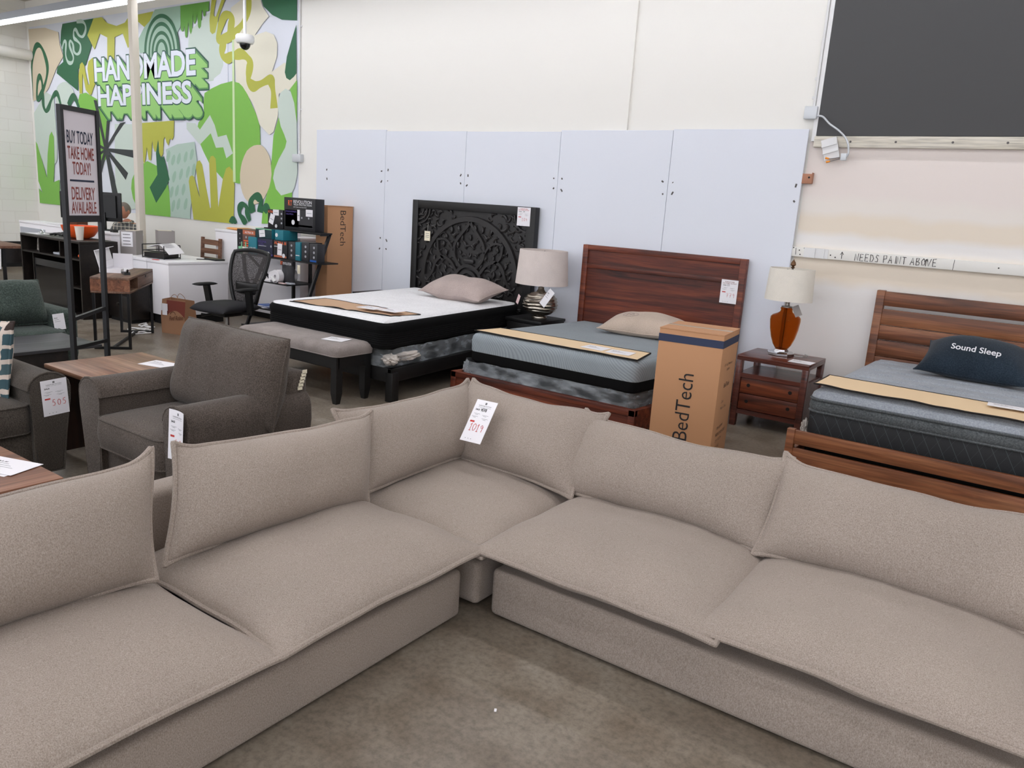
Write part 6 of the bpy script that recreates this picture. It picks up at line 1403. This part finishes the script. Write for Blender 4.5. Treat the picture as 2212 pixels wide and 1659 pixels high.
def pack(x0, x1, y0, y1, z0, z1, label, mat, faces=(), tags=(), grp='boxed mattress protectors on the ladder desk', stripe=None, top=None, rz=0, side=None):
    """small retail box; faces = (text, u, v, w, h, material), u v in 0..1 on the front face"""
    cx, cy = (x0+x1)/2, (y0+y1)/2; w, d, h = x1-x0, y1-y0, z1-z0
    t = thing('retail_box', label, 'box', (cx, cy, z0), rz, grp, world=False)
    b = BM(); box(b, -w/2, w/2, -d/2, d/2, 0, h, bev=.003); part('carton', b, mat, t)
    b = BM(); ms = []
    def mi(m):
        if m not in ms: ms.append(m)
        return ms.index(m)
    f = lambda u, v, o=.0012: (-w/2+u*w, -d/2-o, v*h)
    def rect(u0, u1, v0, v1, m, o=.0008): box(b, -w/2+u0*w, -w/2+u1*w, -d/2-o, -d/2-o+.0004, v0*h, v1*h, mi=mi(m))
    if stripe: rect(0, 1, stripe[0], stripe[1], stripe[2])
    if side: box(b, w/2+.0004, w/2+.0008, -d/2, d/2, 0, h, mi=mi(side))
    for s, u, v, tw, th, m in faces:
        if s == 'ICON':
            for k in range(3): cyl(b, f(u, v-k*tw, .0006), f(u, v-k*tw, .0014), th*h, n=10, mi=mi(m))
        elif s == 'BAR': rect(u, u+tw, v, v+th, m, .0012)
        elif s == 'DOT': cyl(b, f(u, v, .0006), f(u, v, .002), tw, n=14, mi=mi(m))
        else: add(b, text_bm(s, tw*w, th*h, .012), frame(f(u, v, .0016), (1,0,0), (0,0,1)), mi(m))
    if ms: part('printing', b, ms, t)
    else: b.free()
    for k, (u, v, tw, th, a) in enumerate(tags):
        g = BM(); box(g, -tw/2, tw/2, -th/2, th/2, 0, .001); box(g, -tw*.35, tw*.35, -th*.06, th*.02, .001, .0014, mi=1); g.transform(frame(f(u, v, .003), (cos(a),0,sin(a)), (-sin(a),0,cos(a)))); part('sticker', g, ['paper','icon_grey'], t)
    return t
pack(-7.86,-7.30,6.30,6.44,1.217,1.60, 'black display box headed REVOLUTION on top of the ladder desk', 'box_black', [('REVOLUTION',.60,.88,.58,.10,'logo_white'),('TECH PROTECTION',.60,.79,.58,.05,'logo_white'),('MATTRESS PROTECTORS',.52,.715,.42,.022,'logo_white'),('RT',.20,.83,.13,.16,'logo_orange'),('BAR',.04,.10,.90,.52,'box_char'),('BAR',.04,.10,.44,.52,'box_navy'),('MINIMA',.24,.57,.36,.05,'purple'),('ULTRA',.19,.49,.24,.05,'purple'),('BAR',.04,.12,.88,.06,'purple'),('DOT',.58,.4,.012,0,'icon_grey'),('DOT',.80,.4,.012,0,'icon_grey'),('DOT',.30,.24,.03,0,'logo_white')], [(.48,.47,.045,.13,0),(.82,.56,.12,.08,0)])
pack(-8.17,-7.88,6.30,6.44,1.217,1.44, 'black box with white stickers left of the REVOLUTION display box', 'box_black', [('ALTRA',.18,.88,.34,.12,'logo_orange'),('DOT',.55,.12,.022,0,'logo_white'),('ICON',.90,.8,.25,.06,'icon_grey')], [(.55,.85,.11,.07,0),(.28,.48,.085,.12,-.35)])
pack(-8.62,-8.26,6.18,6.40,S1,1.17, 'orange and brown box marked ALTRA III at the left end of the stack', 'box_brown', [('BAR',.32,.80,.68,.17,'box_orange'),('ALTRA III',.66,.885,.46,.08,'logo_white'),('BAR',0,0,.30,1,'box_black'),('BAR',.36,.50,.30,.05,'logo_orange'),('BAR',.36,.40,.30,.05,'logo_orange'),('BAR',.36,.30,.30,.05,'logo_orange'),('BAR',.36,.20,.30,.05,'logo_orange'),('DOT',.5,.68,.014,0,'icon_grey'),('DOT',.7,.68,.014,0,'icon_grey'),('ICON',.15,.8,.2,.03,'icon_grey')])
pack(-8.335,-8.175,6.02,6.12,.90,1.115, 'small teal box standing in front of the orange box', 'teal', [('ULTRA SLEEP',.5,.33,.8,.07,'logo_white'),('BAR',.1,.2,.5,.03,'mint')]) if 0 else pack(-8.36,-8.20,6.15,6.18,S1,1.09, 'small flat teal box standing in front of the orange box', 'teal', [('ULTRA SLEEP',.5,.38,.8,.08,'logo_white'),('BAR',.1,.26,.5,.03,'mint')])
pack(-8.19,-7.90,6.16,6.285,S1,1.085, 'dark navy box marked MINIMA ULTRA in the middle of the stack', 'box_navy', [('MINIMA',.32,.82,.55,.14,'purple'),('ULTRA',.25,.66,.35,.12,'purple'),('BAR',.08,.56,.5,.04,'icon_grey'),('BAR',.3,.05,.7,.1,'purple'),('DOT',.72,.16,.024,0,'logo_white'),('DOT',.9,.6,.014,0,'icon_grey')], side='box_black')
pack(-8.24,-7.93,6.17,6.37,1.087,1.205, 'dark teal box with a white sticker lying on the navy box', 'teal_dark', [('BAR',0,.92,1,.08,'mint')], [(.42,.50,.11,.085,.12)], side='teal')
pack(-7.88,-7.73,6.18,6.40,1.087,1.205, 'bright teal box with a round white seal on the stack', 'teal', [('DOT',.2,.5,.024,0,'logo_white')])
pack(-7.885,-7.63,6.16,6.38,S1,1.085, 'black box marked ALTRA III with a tilted white sticker', 'box_black', [('ALTRA III',.5,.86,.86,.16,'logo_orange'),('BAR',.06,.62,.4,.06,'icon_grey'),('BAR',.05,.04,.9,.10,'box_orange'),('DOT',.75,.16,.026,0,'logo_white')], [(.48,.50,.085,.14,-.06)])
pack(-7.625,-7.50,6.17,6.38,S1,1.085, 'charcoal box with three white icons right of the ALTRA box', 'box_char', [('ICON',.5,.8,.28,.07,'icon_grey')])
pack(-7.495,-7.41,6.17,6.36,S1,1.09, 'slim teal box between two charcoal boxes', 'teal', [('BAR',.1,.25,.8,.05,'logo_white')])
pack(-7.395,-7.265,6.18,6.38,S1,1.095, 'charcoal box with three white icons right of the slim teal box', 'box_char', [('ICON',.55,.78,.26,.07,'icon_grey')], side='box_black')
pack(-7.245,-7.11,6.17,6.285,S1,1.09, 'charcoal box with icons at the right end of the shelf', 'box_char', [('ICON',.6,.80,.26,.07,'icon_grey'),('BAR',.1,.03,.8,.1,'blue_box')])
rp = thing('hanging_pack', 'black quilted fabric pack headed REVOLUTION hanging under the shelf', 'package', (-7.58, 6.14, .60))
b = BM(); q = pillow(.22,.25,.03,.02,18,18,6,.5,0,0,.012,9,freq=16); q.transform(M.Translation((-7.57,6.13,.72)) @ M.Rotation(radians(90),4,'X')); add(b, q); part('pack', b, 'box_char', rp)
b = BM(); box(b, -7.68,-7.46,6.10,6.135,.805,.86); part('header', b, 'box_black', rp)
b = BM(); add(b, text_bm('REVOLUTION', .15,.03,.012), frame((-7.555,6.098,.83),(1,0,0),(0,0,1)), 0); add(b, text_bm('RT',.04,.04,.02), frame((-7.655,6.098,.83),(1,0,0),(0,0,1)), 1); part('lettering', b, ['logo_white','logo_orange'], rp)
b = BM(); box(b, -.025,.025,-.001,.001,-.10,0,bev=.0005); b.transform(M.Translation((-7.37,6.12,.83))); single('hang_tag', b, 'paper_cream', 'cream hang tag under the right end of the boxes shelf', 'tag')
for i, (x, mt_, lab) in enumerate(((-8.46,'mint','mint green cup of pens on the left end of the ladder desk shelf'),(-8.38,'cup_white','white cup of pens next to the mint green cup'))):
    b = BM(); lathe(b, [(0,0),(.030,0),(.036,.085),(.033,.085),(.028,.004),(0,.004)], 16, (x,6.12,.776+.10)); 
    c = single('pen_cup', b, mt_, lab, 'pen cup', (x,6.155,.876)); 
    b = BM(); cyl(b, (x+.005,6.12,.885), (x+.012,6.12,1.02), .007); b2 = BM(); add(b2, b); part('pen', b2, 'mint', c)
wb = thing('white_box', 'open white box with a cardboard flap behind the stacked goods', 'box', (-8.28, 6.55, 1.11))
b = BM(); box(b, -8.47,-8.15,6.56,6.80,1.11,1.30,bev=.004); part('box', b, 'paper', wb)
b = BM(); box(b, -8.20,-8.02,6.50,6.52,1.11,1.33); part('flap', b, 'cardboard', wb)
b = BM(); box(b, -8.40,-8.20,6.47,6.485,1.205,1.275,bev=.02) if 0 else box(b, -8.38,-8.18,6.465,6.48,1.11,1.30,bev=.006); single('picture_frame', b, 'folder', 'small grey frame leaning before the white box on the tall counter', 'frame')
# paper towels and clutter on the desk level
for i, (x, y, z, r, lab) in enumerate(((-7.80,6.10,.591,.065,'left white paper towel roll on the ladder desk'),(-7.69,6.06,.591,.078,'right white paper towel roll with a dark core on the ladder desk'))):
    b = BM(); c = (x, y, z+r)
    prof = [(.02,-.01),(r,-.01),(r,.27),(.02,.27),(.02,-.01)]; lathe(b, prof, 28); b.transform(M.Translation((x,y-.02,z+r)) @ M.Rotation(radians(-90),4,'X')); single('paper_towel_roll', b, 'paper', lab, 'paper towels', (x,y,z), group='paper towel rolls on the ladder desk')
for (x, y, w, d, h, m_, n_, lab) in ((-7.83,6.05,.11,.05,.03,'paper','small_carton','small white carton before the paper towel rolls'),(-7.98,6.12,.16,.14,.012,'paper_cream','notepad','cream note pad on the left of the ladder desk'),(-7.58,6.05,.10,.04,.012,'paper_pink','pink_slip','pink slip at the front corner of the ladder desk'),(-7.50,6.10,.11,.06,.02,'housing','grey_device','pale grey device at the right of the ladder desk')):
    b = BM(); box(b, x-w/2, x+w/2, y-d/2, y+d/2, .591, .591+h, bev=.002); single(n_, b, m_, lab, 'stationery')
b = BM(); tube(b, [(-7.70,5.985,.665),(-7.64,5.99,.61)], [.018,.022], 8); single('scanner', b, 'white_plastic', 'white handheld scanner leaning on the paper towel roll', 'scanner')
b = BM(); box(b, -7.70,-7.57,6.0,6.12,.266,.36,bev=.003); t = single('blue_box', b, 'blue_box', 'bright blue carton on the lower shelf of the ladder desk', 'box', (-7.63,6.06,.266)); b = BM(); box(b, -7.695,-7.575,5.9985,5.9995,.272,.355); part('label', b, 'paper', t); b = BM(); box(b, -7.67,-7.60,5.997,5.9984,.29,.33); part('picture', b, 'blue_box', t)
b = BM()
for k in range(7): box(b, -.11, .11, -.08, .08, .004*k, .004*k+.003, mi=k % 4 == 2, mat=M.Translation((-7.93+.02*(k % 3),6.10,.266)) @ M.Rotation(.25*(k % 5)-.4, 4, 'Z'))
single('paper_stack', b, ['paper','blue_box'], 'messy stack of papers on the lower shelf of the ladder desk', 'papers')
q = pillow(.22,.26,.08,.07,18,18,3,.5,.03,0,.02,17,freq=9); q.transform(M.Translation((-6.98,5.55,.16)) @ M.Rotation(radians(80),4,'X')); single('pink_pack', q, 'pink_pack', 'pink plastic wrapped bundle on the floor beside the carved bed', 'package', (-6.98,5.55,0))
# scraps on the concrete
for i, (x, y, w, lab) in enumerate(((-4.38,4.02,.07,'largest white scrap on the concrete by the bench leg'),(-4.93,3.95,.025,'white speck on the concrete left of the bench leg'),(-4.86,3.90,.03,'white chip on the concrete just left of the bench leg'),(-1.30,1.92,.014,'tiny white scrap on the floor inside the sectional corner'))):
    b = BM(); box(b, -w/2, w/2, -w*.3, w*.3, 0, .004, bev=.001); b.transform(M.Translation((x,y,0)) @ M.Rotation(i*.7,4,'Z')); single('paper_scrap', b, 'paper', lab, 'scrap', group='litter on the floor')
# ------------------------------------------------------------------ camera and view
cd = bpy.data.cameras.new('camera'); cam = bpy.data.objects.new('camera', cd); COL.objects.link(cam); SC.camera = cam
yaw, pitch, roll = CAM_YPR
F = V((sin(yaw)*cos(pitch), cos(yaw)*cos(pitch), -sin(pitch))); R0 = V((cos(yaw), -sin(yaw), 0)); U0 = R0.cross(F)
R1 = R0*cos(roll)+U0*sin(roll); U1 = -R0*sin(roll)+U0*cos(roll)
cam.matrix_world = M(((R1.x,U1.x,-F.x,0),(R1.y,U1.y,-F.y,0),(R1.z,U1.z,-F.z,1.6555),(0,0,0,1)))
cd.sensor_fit = 'HORIZONTAL'; cd.sensor_width = 36; cd.lens = 1682.08*36/2212; cd.clip_start = .05; cd.clip_end = 100
SC.view_settings.view_transform = 'Standard'; SC.view_settings.look = 'None'; SC.view_settings.gamma = 1; SC.view_settings.use_curve_mapping = False
SC.view_settings.exposure = EXPOSURE
